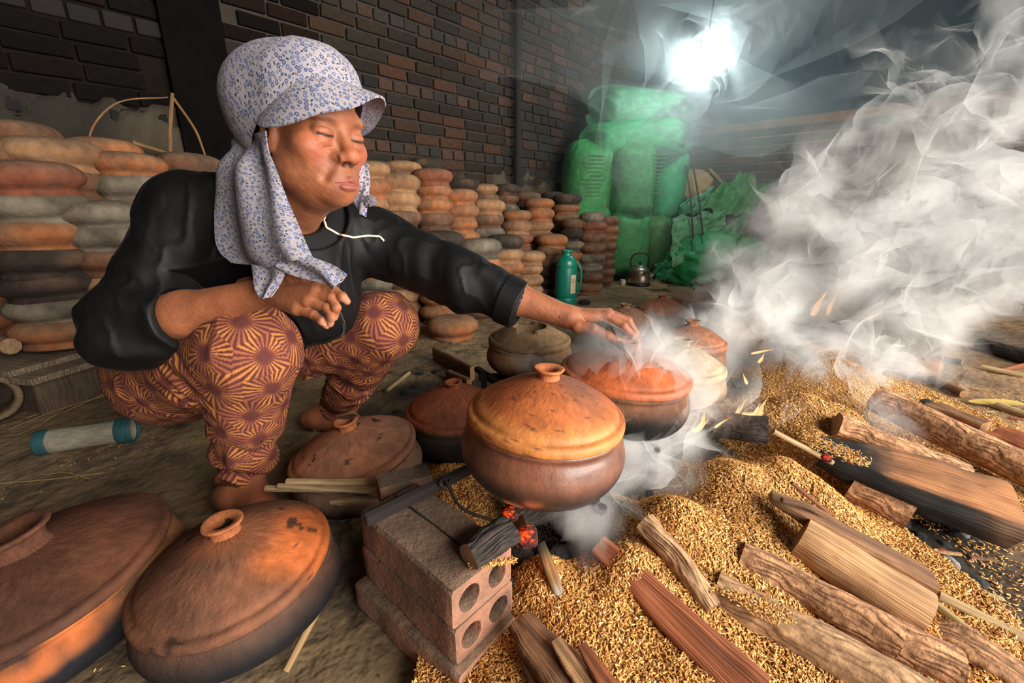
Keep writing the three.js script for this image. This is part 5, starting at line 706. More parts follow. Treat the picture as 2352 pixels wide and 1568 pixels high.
const bodyParts = [[J.pelvis, J.chest, 0.1, 0.105], [J.chest, J.neck, 0.1, 0.055], [J.shR, J.shL, 0.045, 0.045], [J.shR, J.elR, 0.042, 0.036], [J.shL, J.elL, 0.042, 0.036], [J.hipR, J.hipL, 0.085, 0.085], [J.hipR, J.knR, 0.07, 0.05], [J.hipL, J.knL, 0.07, 0.05], [J.knR, J.anR, 0.048, 0.03], [J.knL, J.anL, 0.048, 0.03], [J.hipR.clone().lerp(J.hipL, 0.5), J.pelvis, 0.09, 0.1]];
const underField = (x, y, z) => { let d = 9; for (const [a, b, ra, rb] of bodyParts) d = smin(d, sdCap(x, y, z, a, b, ra, rb), 0.03); return d; };
const bodyField = (x, y, z) => { let d = smin(underField(x, y, z), neckField(x, y, z), 0.02); d = smin(d, foreR(x, y, z), 0.02); d = smin(d, foreL(x, y, z), 0.02); d = smin(d, ftR(x, y, z), 0.015); d = smin(d, ftL(x, y, z), 0.015); d = smin(d, hrF(x, y, z), 0.014); d = smin(d, hlF(x, y, z), 0.014); return smin(d, headField(x, y, z), 0.02); };
const boundsOf = (ps, m) => { const b = new THREE.Box3().setFromPoints(ps); return [[b.min.x - m, b.min.y - m, b.min.z - m], [b.max.x + m, b.max.y + m, b.max.z + m]]; };
const flipCheck = (g) => { const p = g.attributes.position, n = g.attributes.normal, ix = g.index.array, a = v3(), b = v3(), c = v3(); let s = 0; for (let i = 0; i < ix.length; i += 3 * 17) { a.fromBufferAttribute(p, ix[i]); b.fromBufferAttribute(p, ix[i + 1]); c.fromBufferAttribute(p, ix[i + 2]); b.sub(a).cross(c.sub(a)); s += Math.sign(b.x * n.getX(ix[i]) + b.y * n.getY(ix[i]) + b.z * n.getZ(ix[i])); } if (s < 0) for (let i = 0; i < ix.length; i += 3) { const t = ix[i]; ix[i] = ix[i + 1]; ix[i + 1] = t; } return g; };
const clipTo = (f, fade) => (x, y, z) => f(x, y, z) + fade(x, y, z);
const inBox = (b, x, y, z, m) => Math.min(x - b[0][0], b[1][0] - x, y - b[0][1], b[1][1] - y, z - b[0][2], b[1][2] - z) - m;
const tipsR = handR.fingers.map(([p]) => p), tipsL = handL.fingers.map(([p]) => p);
const eyeV = v3(0, EYE, 0);
const skinTone = (x, y, z) => {
  const lx = hm[0] * x + hm[4] * y + hm[8] * z + hm[12], ly = hm[1] * x + hm[5] * y + hm[9] * z + hm[13], lz = hm[2] * x + hm[6] * y + hm[10] * z + hm[14], ax = Math.abs(lx);
  let c = mixc(rgb(146, 87, 56), rgb(112, 64, 42), clamp((fbm3(x * 45, y * 45, z * 45, 4) - 0.38) * 2));
  if (ax < 0.12 && Math.abs(ly) < 0.14 && Math.abs(lz) < 0.13) {
    c = mixc(c, rgb(166, 80, 56), smooth(0.035, 0.012, Math.hypot(ax - 0.042, ly + 0.024, lz - 0.07)) * 0.4); c = mixc(c, rgb(172, 88, 62), smooth(0.02, 0.008, Math.hypot(lx, ly + 0.031, lz - 0.108)) * 0.5);
    const lip = smooth(1.15, 0.85, Math.hypot(lx / 0.0225, (ly + 0.0735) / 0.0105)); if (lz > 0.075) c = mixc(c, rgb(134, 70, 62), lip * 0.8);
    if (lz > 0.07) { const lid = smooth(0.0022, 0.0006, Math.abs(ly + 0.0046 - (ax - 0.031) ** 2 * 6)) * smooth(0.0165, 0.0135, Math.abs(ax - 0.0315)); c = mixc(c, rgb(30, 16, 12), lid * 0.95); const brow = smooth(0.004, 0.0012, Math.abs(ly - 0.0185 + (ax - 0.03) ** 2 * 8)) * smooth(0.02, 0.014, Math.abs(ax - 0.034)); c = mixc(c, rgb(78, 48, 36), brow * 0.4); }
    if (lz > 0.07 && ax < 0.014 && ly < -0.0385 && ly > -0.049) c = mixc(c, rgb(60, 26, 20), smooth(0.006, 0.003, Math.hypot(ax - 0.0078, ly + 0.0436)));
  }
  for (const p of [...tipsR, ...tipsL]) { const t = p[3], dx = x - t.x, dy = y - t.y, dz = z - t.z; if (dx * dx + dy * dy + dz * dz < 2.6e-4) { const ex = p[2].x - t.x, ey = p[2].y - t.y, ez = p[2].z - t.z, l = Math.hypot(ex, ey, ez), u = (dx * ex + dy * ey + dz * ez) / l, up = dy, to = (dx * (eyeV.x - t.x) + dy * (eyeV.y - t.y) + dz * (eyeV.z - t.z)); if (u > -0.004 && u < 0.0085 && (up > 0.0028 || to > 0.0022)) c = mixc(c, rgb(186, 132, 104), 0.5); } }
  return c;
};
const skinMat = phys({ vertexColors: true, roughness: 0.52, bumpMap: rep(T.bump, 14), bumpScale: 0.0009, sheen: 0.15, sheenColor: new THREE.Color(1, 0.6, 0.4), specularIntensity: 0.7 });
const woman = thing('person', 'woman in floral sun bonnet and black jacket squatting beside the pots, gripping a lid', 'person', [0, 0, 0]);
{
  const all = Object.values(J).concat([heelR, toeR, heelL, toeL]);
  const hb = [HEAD, 0] && boundsOf([hw(-0.085, -0.125, -0.11), hw(0.085, 0.13, 0.12), hw(0.085, -0.125, 0.12), hw(-0.085, 0.13, -0.11), hw(-0.085, -0.125, 0.12), hw(0.085, 0.13, -0.11)], 0.004);
  const rb = boundsOf([J.wrR, ...handR.fingers.flatMap(([p]) => p)], 0.02), lb = boundsOf([J.wrL, ...handL.fingers.flatMap(([p]) => p)], 0.02);
  const cutOut = (x, y, z) => { let k = 0; for (const b of [hb, rb, lb]) { const d = inBox(b, x, y, z, 0.004); if (d > 0) k = Math.max(k, Math.min(d, 0.006)); } return k * 0.5; };
  const within = (b) => (x, y, z) => Math.max(bodyField(x, y, z), -inBox(b, x, y, z, 0.001));
  const wb = boundsOf(all, 0.16); wb[1][1] = HEAD.elements[13] + 0.14;
  const coarse = netMesh((x, y, z) => bodyField(x, y, z) + cutOut(x, y, z), wb[0], wb[1], 0.0055);
  const geos = [coarse, netMesh(within(hb), hb[0], hb[1], 0.0019), netMesh(within(rb), rb[0], rb[1], 0.0017), netMesh(within(lb), lb[0], lb[1], 0.0018)];
  geos.forEach(flipCheck); const g = planarUV(mergeGeometries(geos)); colored(g, skinTone); part('body', g, skinMat, woman);
}
// where the sight line of a pixel first meets a field
function onto(f, px, py, off = 0, from = 0.45, to = 1.6) { let t = from; const p = v3(); for (let i = 0; i < 200 && t < to; i++) { p.copy(P(px, py, t)); const d = f(p.x, p.y, p.z) - off; if (d < 0.0004) return p; t += Math.max(d * 0.75, 0.0006); } return null; }

// ---------- jacket ----------
const ridge = (x, y, z, k, s) => 1 - Math.abs(fbm3(x * k + s, y * k, z * k, 2) - 0.5) * 4;
const waist = P(600, 720, 1.02), hemF = P(735, 700, 0.93);
const jacketSolid = (x, y, z) => {
  let d = sdCap(x, y, z, waist, J.chest, 0.135, 0.145);
  d = smin(d, sdCap(x, y, z, J.chest, J.neck, 0.14, 0.075), 0.06);
  d = smin(d, sdCap(x, y, z, J.chest, hemF, 0.12, 0.075), 0.05);
  d = smin(d, sdCap(x, y, z, J.shR, J.neck, 0.068, 0.072), 0.04); d = smin(d, sdCap(x, y, z, J.shL, J.neck, 0.056, 0.066), 0.04);
  d = smin(d, sdCap(x, y, z, J.shR, J.elR, 0.075, 0.064), 0.045); d = smin(d, sdCap(x, y, z, J.shL, J.elL, 0.07, 0.06), 0.045);
  d = smin(d, sdCap(x, y, z, J.elR, J.cuR, 0.07, 0.053), 0.03); d = smin(d, sdCap(x, y, z, J.elL, J.cuL, 0.06, 0.046), 0.03);
  d = smin(d, sdCap(x, y, z, J.neck, J.neck.clone().lerp(nape, 0.5), 0.07, 0.066), 0.02);
  return d;
};
const dirR = J.cuR.clone().sub(J.elR).normalize(), dirL = J.cuL.clone().sub(J.elL).normalize(), upR = J.elR.clone().sub(J.shR).normalize(), upL = J.elL.clone().sub(J.shL).normalize();
const neckDir = nape.clone().lerp(throat, 0.4).sub(J.neck).normalize();
const jacketField = (x, y, z) => {
  let d = jacketSolid(x, y, z);
  // folds: around the elbows, across the sleeves, down the body
  const eR = Math.hypot(x - J.elR.x, y - J.elR.y, z - J.elR.z), eL = Math.hypot(x - J.elL.x, y - J.elL.y, z - J.elL.z);
  const aR = (x - J.elR.x) * upR.x + (y - J.elR.y) * upR.y + (z - J.elR.z) * upR.z, aL = (x - J.elL.x) * upL.x + (y - J.elL.y) * upL.y + (z - J.elL.z) * upL.z;
  const w1 = fbm3(x * 9, y * 9, z * 9, 2);
  d += smooth(0.17, 0.03, eR) * 0.0062 * Math.sin(aR * 85 + w1 * 9 + (x - z) * 22) + smooth(0.16, 0.03, eL) * 0.005 * Math.sin(aL * 80 + w1 * 8 + y * 30);
  d -= 0.0065 * Math.max(0, ridge(x * 0.7 + y * 0.5, y * 0.35 - x * 0.3, z * 0.7, 11, 3) - 0.35) + 0.0035 * Math.max(0, ridge(x, y * 0.5, z, 24, 8) - 0.4);
  const cR = (x - J.cuR.x) * dirR.x + (y - J.cuR.y) * dirR.y + (z - J.cuR.z) * dirR.z, cL = (x - J.cuL.x) * dirL.x + (y - J.cuL.y) * dirL.y + (z - J.cuL.z) * dirL.z;
  // cuffs: the far one turned back
  if (eL < 0.2) d = smin(d, Math.max(sdCap(x, y, z, J.elL, J.cuL.clone().addScaledVector(dirL, 0.1), 0.058, 0.05), Math.abs(cL + 0.022) - 0.02), 0.006);
  const nearR = Math.hypot(x - J.cuR.x, y - J.cuR.y, z - J.cuR.z) < 0.16, nearL = Math.hypot(x - J.cuL.x, y - J.cuL.y, z - J.cuL.z) < 0.13;
  if (nearR) { d = smax(d, Math.min(cR - 0.004, 0.075 - sdCap(x, y, z, J.elR, J.wrR, 0, 0)), 0.006); if (cR > -0.06) d = smax(d, -(sdCap(x, y, z, J.elR, J.wrR, 0.046, 0.042)), 0.005); }
  if (nearL) { d = smax(d, Math.min(cL - 0.004, 0.08 - sdCap(x, y, z, J.elL, J.wrL, 0, 0)), 0.006); if (cL > -0.05) d = smax(d, -(sdCap(x, y, z, J.elL, J.wrL, 0.044, 0.04)), 0.005); }
  const cn = (x - J.neck.x) * neckDir.x + (y - J.neck.y) * neckDir.y + (z - J.neck.z) * neckDir.z;
  if (cn > -0.05 && Math.hypot(x - J.neck.x, y - J.neck.y, z - J.neck.z) < 0.14) { const qx = x - J.neck.x - neckDir.x * cn, qy = y - J.neck.y - neckDir.y * cn, qz = z - J.neck.z - neckDir.z * cn; d = smax(d, Math.min(cn - 0.05, 0.1 - Math.hypot(qx, qy, qz)), 0.008); if (cn > 0.0) d = smax(d, -(neckField(x, y, z) - 0.005), 0.006); }
  return Math.max(d, -(legsSolid(x, y, z) - 0.004) * 1);
};
// ---------- trousers ----------
const legsSolid = (x, y, z) => {
  let a = sdCap(x, y, z, J.hipR, J.knR, 0.115, 0.088); a = smin(a, sdCap(x, y, z, J.knR, J.anR, 0.083, 0.052), 0.02);
  let b = sdCap(x, y, z, J.hipL, J.knL, 0.1, 0.08); b = smin(b, sdCap(x, y, z, J.knL, J.anL, 0.074, 0.05), 0.02);
  let d = smin(a, sdCap(x, y, z, J.hipR, J.hipL, 0.12, 0.11), 0.04); d = smin(d, b, 0.012);
  return d;
};
const shR = J.anR.clone().sub(J.knR).normalize(), shLd = J.anL.clone().sub(J.knL).normalize(), lenR = J.anR.distanceTo(J.knR), lenL = J.anL.distanceTo(J.knL);
const legsField = (x, y, z) => {
  let d = legsSolid(x, y, z); const uR = (x - J.knR.x) * shR.x + (y - J.knR.y) * shR.y + (z - J.knR.z) * shR.z, uL = (x - J.knL.x) * shLd.x + (y - J.knL.y) * shLd.y + (z - J.knL.z) * shLd.z;
  const dR = sdCap(x, y, z, J.knR, J.anR, 0, 0), dL = sdCap(x, y, z, J.knL, J.anL, 0, 0), w = fbm3(x * 12, y * 12, z * 12, 2);
  const back = Math.hypot(x - (J.knR.x - 0.1), y - (J.knR.y - 0.06), z - (J.knR.z - 0.02));
  d += smooth(0.12, 0.02, back) * 0.008 * Math.sin((x * 0.7 + y * 0.9) * 150 + w * 10);
  if (dR < 0.12) d += smooth(0.1, 0.27, uR) * 0.0075 * Math.sin(uR * 105 + w * 12 + (x + z) * 30); if (dL < 0.12) d += smooth(0.08, 0.26, uL) * 0.006 * Math.sin(uL * 105 + w * 12 + (x + z) * 30);
  d -= 0.007 * Math.max(0, ridge(x, y * 0.6, z, 13, 21) - 0.45);
  if (dR < 0.14) d = smax(d, uR - lenR - 0.012, 0.008); if (dL < 0.13) d = smax(d, uL - lenL - 0.008, 0.008);
  return smax(d, 0.02 - y, 0.01);
};
const trousers = (() => {
  const b = boundsOf([J.hipR, J.hipL, J.knR, J.knL, J.anR, J.anL], 0.14), g = flipCheck(netMesh(legsField, b[0], b[1], 0.0019)), p = g.attributes.position, n = g.attributes.normal, q = rng(31), cen = [];
  for (let k = 0; k < 9000; k++) { const i = Math.floor(q() * p.count), c = [p.getX(i), p.getY(i), p.getZ(i)]; if (cen.every((o) => Math.hypot(o[0] - c[0], o[1] - c[1], o[2] - c[2]) > 0.062)) { const nn = v3(n.getX(i), n.getY(i), n.getZ(i)), t = v3(0.3, 1, 0.2).cross(nn).normalize(), u = nn.clone().cross(t); cen.push([...c, t, u, q() * 6]); } }
  const grid = new Map(), key = (a, b, c) => a + ',' + b + ',' + c, gs = 0.1; cen.forEach((c) => { for (let i = -1; i <= 1; i++) for (let j = -1; j <= 1; j++) for (let k = -1; k <= 1; k++) { const s = key(Math.floor(c[0] / gs) + i, Math.floor(c[1] / gs) + j, Math.floor(c[2] / gs) + k); if (!grid.has(s)) grid.set(s, []); grid.get(s).push(c); } });
  const dark = rgb(86, 34, 28), gold = rgb(188, 118, 54), rust = rgb(146, 80, 52);
  colored(g, (x, y, z) => {
    let d1 = 9, d2 = 9, c1 = null; for (const c of grid.get(key(Math.floor(x / gs), Math.floor(y / gs), Math.floor(z / gs))) ?? []) { const d = Math.hypot(c[0] - x, c[1] - y, c[2] - z); if (d < d1) { d2 = d1; d1 = d; c1 = c; } else if (d < d2) d2 = d; }
    if (!c1) return dark; const dx = x - c1[0], dy = y - c1[1], dz = z - c1[2], a = Math.atan2(dx * c1[4].x + dy * c1[4].y + dz * c1[4].z, dx * c1[3].x + dy * c1[3].y + dz * c1[3].z), edge = d2 - d1;
    const ray = Math.sin(a * 25 + c1[5]), v = ray, tone = mixc(gold, rust, clamp(0.5 + 0.9 * Math.sin(a * 4 + c1[5] * 3)));
    return mixc(mixc(dark, tone, smooth(-0.15, 0.35, v)), dark, smooth(0.02, 0.008, d1));
  });
  return part('trousers', planarUV(g), mat({ vertexColors: true, roughness: 0.85, bumpMap: rep(T.weave, 12), bumpScale: 0.0006 }), woman);
})();
const jacket = (() => { const b = boundsOf([J.shR, J.elR, J.cuR, J.shL, J.elL, J.cuL, J.neck, waist, hemF, J.chest], 0.17), g = flipCheck(netMesh(jacketField, b[0], b[1], 0.0042)); return part('jacket', planarUV(g), phys({ color: 0x070607, roughness: 0.62, sheen: 0.1, sheenColor: new THREE.Color(0.3, 0.27, 0.25), sheenRoughness: 0.5, specularIntensity: 0.55 }), woman); })();
{ // piping, zip
  const path = (pts, off) => { const o = []; for (let i = 0; i < pts.length - 1; i++) for (let k = 0; k < 3; k++) { const q = onto(jacketField, lerp(pts[i][0], pts[i + 1][0], k / 3), lerp(pts[i][1], pts[i + 1][1], k / 3), off); if (q && (!o.length || q.distanceTo(o[o.length - 1]) < 0.05)) o.push(q); } const q = onto(jacketField, ...pts[pts.length - 1], off); if (q) o.push(q); return o; };
  const cream = mat({ color: 0xd8c4a6, roughness: 0.7 }), zipM = mat({ color: 0x6a625a, metalness: 0.5, roughness: 0.45 });
  const pp = path([[752, 482], [744, 505], [750, 522], [778, 538], [812, 545], [846, 541], [872, 543], [882, 553]], 0.0024); if (pp.length > 3) part('piping', tube(pp, 0.0022, 50, 8), cream, jacket);
  for (const z of [[[668, 478], [682, 505], [697, 545], [712, 585], [722, 615]], [[764, 700], [781, 720], [790, 742], [790, 758], [784, 772]]]) { const pts = path(z, 0.001); if (pts.length < 3) continue; const zp = part('zip', tube(pts, 0.0022, 40, 6), mat({ color: 0x0b0a0a }), jacket); const c = new THREE.CatmullRomCurve3(pts), n = Math.round(c.getLength() / 0.0032), teeth = []; for (let i = 0; i < n; i++) { const p = c.getPointAt(i / n), b = new THREE.BoxGeometry(0.0052, 0.0016, 0.0034); b.applyQuaternion(quatTo(v3(0, 1, 0), c.getTangentAt(i / n))); teeth.push(b.translate(p.x, p.y, p.z)); } const tt = part('zip_teeth', mergeGeometries(teeth), zipM, zp); tt.userData.kind = 'stuff'; }
  const lb = path([[851, 690], [848, 700], [845, 708]], 0.001); if (lb.length > 2) part('label_tag', tube(lb, 0.002, 8, 5), mat({ color: 0xdad6ce }), jacket, 'small white tag on the jacket side');
}
// ---------- bonnet with neck flaps ----------
T.print = (() => {
  const S = 1024, cv = document.createElement('canvas'); cv.width = cv.height = S; const x = cv.getContext('2d'), q = rng(404); x.fillStyle = '#978f95'; x.fillRect(0, 0, S, S);
  for (let i = 0; i < 500; i++) { x.fillStyle = `rgba(${150 + q() * 40},${145 + q() * 40},${170 + q() * 40},0.10)`; x.fillRect(q() * S, q() * S, 60 * q(), 3); }
  const wrap = (f, px, py) => { for (const a of [-S, 0, S]) for (const b of [-S, 0, S]) { if (px + a < -60 || px + a > S + 60 || py + b < -60 || py + b > S + 60) continue; x.save(); x.translate(px + a, py + b); f(); x.restore(); } };
  const placed = []; const free = (px, py, r) => { for (const [a, b, c] of placed) { let dx = Math.abs(a - px), dy = Math.abs(b - py); dx = Math.min(dx, S - dx); dy = Math.min(dy, S - dy); if (dx * dx + dy * dy < (r + c) ** 2) return false; } placed.push([px, py, r]); return true; };
  const blue = ['#3c4a72', '#32446f', '#4c5a80', '#2c3a62'], dark = ['#2b2a33', '#393742', '#23222b'];
  for (let i = 0; i < 9000; i++) { const kind = q(), px = q() * S, py = q() * S, ang = q() * 6.28, col = kind < 0.5 ? blue[Math.floor(q() * 4)] : dark[Math.floor(q() * 3)], r = kind < 0.5 ? 10 + q() * 3 : kind < 0.8 ? 10 : 4; if (!free(px, py, r - 0.5)) continue;
    wrap(() => { x.rotate(ang); x.fillStyle = col; x.strokeStyle = col;
      if (kind < 0.5) { x.lineWidth = 4.2; x.beginPath(); for (let k = 0; k <= 40; k++) { const a = k / 40 * 6.2832, rr2 = (r - 4) * (1 + 0.28 * Math.cos(a * 5)); x[k ? 'lineTo' : 'moveTo'](Math.cos(a) * rr2, Math.sin(a) * rr2); } x.closePath(); x.stroke(); }
      else if (kind < 0.79) { x.beginPath(); x.ellipse(0, 0, 9, 4.6, 0, 0, 6.2832); q() < 0.5 ? x.fill() : (x.lineWidth = 3, x.stroke()); }
      else if (kind < 0.8) { for (let k = 0; k < 4; k++) { x.rotate(1.5708); x.beginPath(); x.ellipse(8, 0, 7, 3.6, 0, 0, 6.2832); x.fill(); } }
      else { x.beginPath(); x.arc(0, 0, 2.6, 0, 6.2832); x.fill(); } }, px, py); }
  const t = new THREE.CanvasTexture(cv); t.colorSpace = THREE.SRGBColorSpace; t.wrapS = t.wrapT = THREE.RepeatWrapping; t.magFilter = THREE.LinearFilter; return t;
})();
const printK = 1 / 0.27;                                                     // the print repeats every 20 cm
const printMat = phys({ map: T.print, roughness: 0.85, side: THREE.DoubleSide, sheen: 0.3, sheenColor: new THREE.Color(0.5, 0.5, 0.55), bumpMap: rep(T.weave, 4), bumpScale: 0.0004 });
// a cloth surface with real thickness from a grid of points
function cloth(grid, th = 0.0022) {
  const nv = grid.length, nu = grid[0].length, pos = [], uv = [], idx = []; const L = [0]; const mid = Math.floor(nu / 2); for (let j = 1; j < nv; j++) L.push(L[j - 1] + grid[j][mid].distanceTo(grid[j - 1][mid]));
  const sheet1 = (grd) => { const g = new THREE.BufferGeometry(), ps = [], us = [], ix = []; grd.forEach((row, j) => { let s = 0; const w = []; row.forEach((p, i) => { if (i) s += p.distanceTo(row[i - 1]); w.push(s); }); row.forEach((p, i) => { ps.push(p.x, p.y, p.z); us.push((w[i] - s / 2) * printK, L[j] * printK); }); }); for (let j = 0; j < nv - 1; j++) for (let i = 0; i < nu - 1; i++) { const a = j * nu + i; ix.push(a, a + nu, a + 1, a + 1, a + nu, a + nu + 1); } g.setAttribute('position', new THREE.Float32BufferAttribute(ps, 3)); g.setAttribute('uv', new THREE.Float32BufferAttribute(us, 2)); g.setIndex(ix); g.computeVertexNormals(); return g; };
  const a = sheet1(grid), n = a.attributes.normal, b = sheet1(grid.map((row, j) => row.map((p, i) => { const k = j * nu + i; return p.clone().addScaledVector(v3(n.getX(k), n.getY(k), n.getZ(k)), -th); }))); b.index.array.reverse(); b.computeVertexNormals();
  const rim = [], loop = []; for (let i = 0; i < nu; i++) loop.push(i); for (let j = 1; j < nv; j++) loop.push(j * nu + nu - 1); for (let i = nu - 2; i >= 0; i--) loop.push((nv - 1) * nu + i); for (let j = nv - 2; j > 0; j--) loop.push(j * nu); loop.push(0);
  const rp = [], ru = [], ri = []; loop.forEach((k, m) => { for (const s of [a, b]) { rp.push(s.attributes.position.getX(k), s.attributes.position.getY(k), s.attributes.position.getZ(k)); ru.push(s.attributes.uv.getX(k), s.attributes.uv.getY(k)); } if (m < loop.length - 1) { const o = m * 2; ri.push(o, o + 2, o + 1, o + 1, o + 2, o + 3); } });
  const r = new THREE.BufferGeometry(); r.setAttribute('position', new THREE.Float32BufferAttribute(rp, 3)); r.setAttribute('uv', new THREE.Float32BufferAttribute(ru, 2)); r.setIndex(ri); r.computeVertexNormals();
  return mergeGeometries([a, b, r]);
}
// fine grid through control rows of points
function drape(rows, nu = 50, nv = 60, fold = null) {
  const fine = rows.map((r) => new THREE.CatmullRomCurve3(r, false, 'centripetal').getPoints(nu)), out = [];
  const cols = []; for (let i = 0; i <= nu; i++) cols.push(new THREE.CatmullRomCurve3(fine.map((r) => r[i]), false, 'centripetal').getPoints(nv));
  for (let j = 0; j <= nv; j++) out.push(cols.map((c) => c[j].clone()));
  if (fold) { const g = out.map((r) => r.map((p) => p.clone())); for (let j = 0; j <= nv; j++) for (let i = 0; i <= nu; i++) { const a = g[j][Math.max(0, i - 1)], b = g[j][Math.min(nu, i + 1)], c = g[Math.max(0, j - 1)][i], d = g[Math.min(nv, j + 1)][i], n = b.clone().sub(a).cross(d.clone().sub(c)).normalize(); if (n.dot(eyeV.clone().sub(g[j][i])) < 0) n.negate(); out[j][i].addScaledVector(n, fold(i / nu, j / nv)); } }
  return out;
}
const bonnet = part('bonnet', (() => {
  const nu = 120, nv = 60, rows = [];
  for (let j = 0; j <= nv; j++) { const v = j / nv, row = []; for (let i = 0; i <= nu; i++) { const f = (i / nu) * 2 * Math.PI - Math.PI, c = Math.cos(f), s = Math.sin(f), back = smooth(0.2, -1, c), front = smooth(0, 1, c);
    const rim = v3(s * 0.083, lerp(lerp(0.014, 0.07, front), -0.052, back), c * lerp(0.094, 0.098, back) - 0.004);
    const th = v * Math.PI / 2 * 0.9985, bulge = Math.sin(Math.PI * Math.pow(v, 0.75)), r = Math.pow(Math.cos(th), 0.62), y = rim.y + (0.137 - rim.y) * Math.pow(Math.sin(th), 0.92);
    const puff = 1 + bulge * (0.08 + 0.5 * back - 0.06 * front) + 0.018 * Math.sin(f * 9 + v * 4) * (1 - v) * smooth(0.02, 0.2, v) + 0.03 * (fbm3(s * 2 + 3, v * 4, c * 2, 3) - 0.5);
    row.push(hw(rim.x * r * puff, y + 0.01 * back * bulge + 0.006 * (fbm3(s * 3, v * 5, c * 3 + 9, 2) - 0.5) * bulge, (rim.z + 0.012) * r * puff - 0.012 - 0.022 * bulge * (0.4 + back))); } rows.push(row); }
  return cloth(rows, 0.002);
})(), printMat, woman);
{
  const rimAt = (f) => { const c = Math.cos(f), s = Math.sin(f), back = smooth(0.2, -1, c), front = smooth(0, 1, c); return v3(s * 0.083, lerp(lerp(0.014, 0.07, front), -0.052, back), c * lerp(0.094, 0.098, back) - 0.004); };
  const rows = []; for (let j = 0; j <= 14; j++) { const row = [], w = j / 14; for (let i = 0; i <= 70; i++) { const f = lerp(-1.5, 1.5, i / 70), k = Math.pow(Math.max(0, Math.cos(f * 1.02)), 0.4), p = rimAt(f), o = v3(Math.sin(f) * 0.6, 0, Math.cos(f)).normalize(); const nearer = smooth(0.6, -0.9, f); p.multiplyScalar(1.02).addScaledVector(o, lerp(0.034, 0.03, nearer) * (1 + 0.35 * Math.cos(f)) * k * w); p.y += 0.006 - lerp(0.008, 0.064, nearer) * w * (0.75 + 0.25 * w) * k + 0.002 * Math.sin(f * 8) * w; row.push(hw(p.x, p.y, p.z)); } rows.push(row); }
  part('brim', cloth(rows, 0.0035), printMat, bonnet);
  // near flap: gathered at the nape, hanging over the near shoulder to the wrist
  const under = (x, y, z) => Math.min(bodyField(x, y, z), jacketField(x, y, z), legsField(x, y, z));
  const lay = ([x, y, t]) => { const s = onto(under, x, y, 0.006, 0.5, 1.2), p = P(x, y, t); return s && s.distanceTo(eyeV) < p.distanceTo(eyeV) ? s : p; };
  const rows1 = [
    [[536, 322, 0.76], [556, 318, 0.745], [572, 312, 0.73], [586, 306, 0.715], [614, 300, 0.695]], [[532, 352, 0.765], [552, 350, 0.74], [574, 348, 0.715], [592, 345, 0.7], [622, 344, 0.683]], [[502, 382, 0.76], [530, 384, 0.73], [564, 388, 0.7], [600, 390, 0.685], [636, 392, 0.674]], [[497, 440, 0.76], [530, 444, 0.725], [572, 448, 0.69], [614, 446, 0.668], [652, 444, 0.665]],
    [[496, 510, 0.755], [535, 516, 0.72], [585, 520, 0.68], [630, 512, 0.66], [676, 506, 0.655]], [[506, 568, 0.745], [550, 584, 0.715], [600, 580, 0.675], [650, 566, 0.655], [697, 556, 0.65]], [[540, 600, 0.735], [585, 616, 0.71], [630, 610, 0.67], [675, 600, 0.655], [716, 594, 0.65]]].map((r) => r.map(lay));
  part('neck_flap', cloth(drape(rows1, 56, 70, (u, v) => 0.007 * smooth(0, 0.25, v) * Math.sin(u * 15 + v * 2.2) * (1 - 0.3 * v) + 0.004 * Math.sin(u * 7 - v * 5 + 1)), 0.0022), printMat, bonnet);
  const tail1 = [[[576, 606, 0.7], [608, 612, 0.685], [650, 606, 0.668]], [[584, 636, 0.69], [618, 640, 0.678], [652, 630, 0.67]], [[588, 662, 0.686], [612, 664, 0.677], [640, 650, 0.672]], [[596, 682, 0.684], [607, 686, 0.68], [618, 680, 0.676]]].map((r) => r.map(lay));
  part('flap_tail', cloth(drape(tail1, 30, 34, (u, v) => 0.003 * Math.sin(u * 9 + v * 3)), 0.0022), printMat, bonnet);
  const tail2 = [[[636, 616, 0.668], [640, 600, 0.662], [646, 584, 0.66]], [[684, 634, 0.664], [694, 612, 0.655], [706, 588, 0.652]], [[732, 650, 0.655], [742, 622, 0.645], [752, 602, 0.65]], [[764, 666, 0.655], [780, 648, 0.646], [797, 632, 0.655]]].map((r) => r.map(lay));
  part('flap_tail', cloth(drape(tail2, 30, 40, (u, v) => 0.004 * Math.sin(u * 8 + v * 6)), 0.0022), printMat, bonnet);
  const far = [[[826, 372, 0.76], [836, 372, 0.765], [844, 378, 0.77]], [[822, 420, 0.775], [836, 418, 0.775], [848, 420, 0.785]], [[812, 462, 0.79], [830, 462, 0.785], [848, 460, 0.79]], [[822, 488, 0.795], [830, 492, 0.792], [838, 497, 0.793]]].map((r) => r.map((p) => P(...p)));
  part('neck_flap', cloth(drape(far, 20, 40, (u, v) => 0.003 * Math.sin(u * 7 + v * 5)), 0.0022), printMat, bonnet);
  const kc = P(850, 461, 0.785), kn = warp(new THREE.IcosahedronGeometry(0.011, 5), (v) => { v.multiplyScalar(0.75 + 0.7 * Math.abs(fbm3(v.x * 160, v.y * 160, v.z * 160, 2) - 0.5) * 2); }); part('knot', kn.translate(kc.x, kc.y, kc.z), printMat, bonnet);
  // hair at the temple
  const hairF = (x, y, z) => { const l = v3(x, y, z).applyMatrix4(HINV); return sdEll(l.x, l.y, l.z, -0.069, 0.01, -0.002, 0.0085, 0.022, 0.013); };
  const hc = hw(-0.069, 0.01, -0.002); part('hair', flipCheck(netMesh(hairF, [hc.x - 0.05, hc.y - 0.05, hc.z - 0.05], [hc.x + 0.05, hc.y + 0.05, hc.z + 0.05], 0.003)), mat({ color: 0x1c130e, roughness: 0.6 }), woman);
}
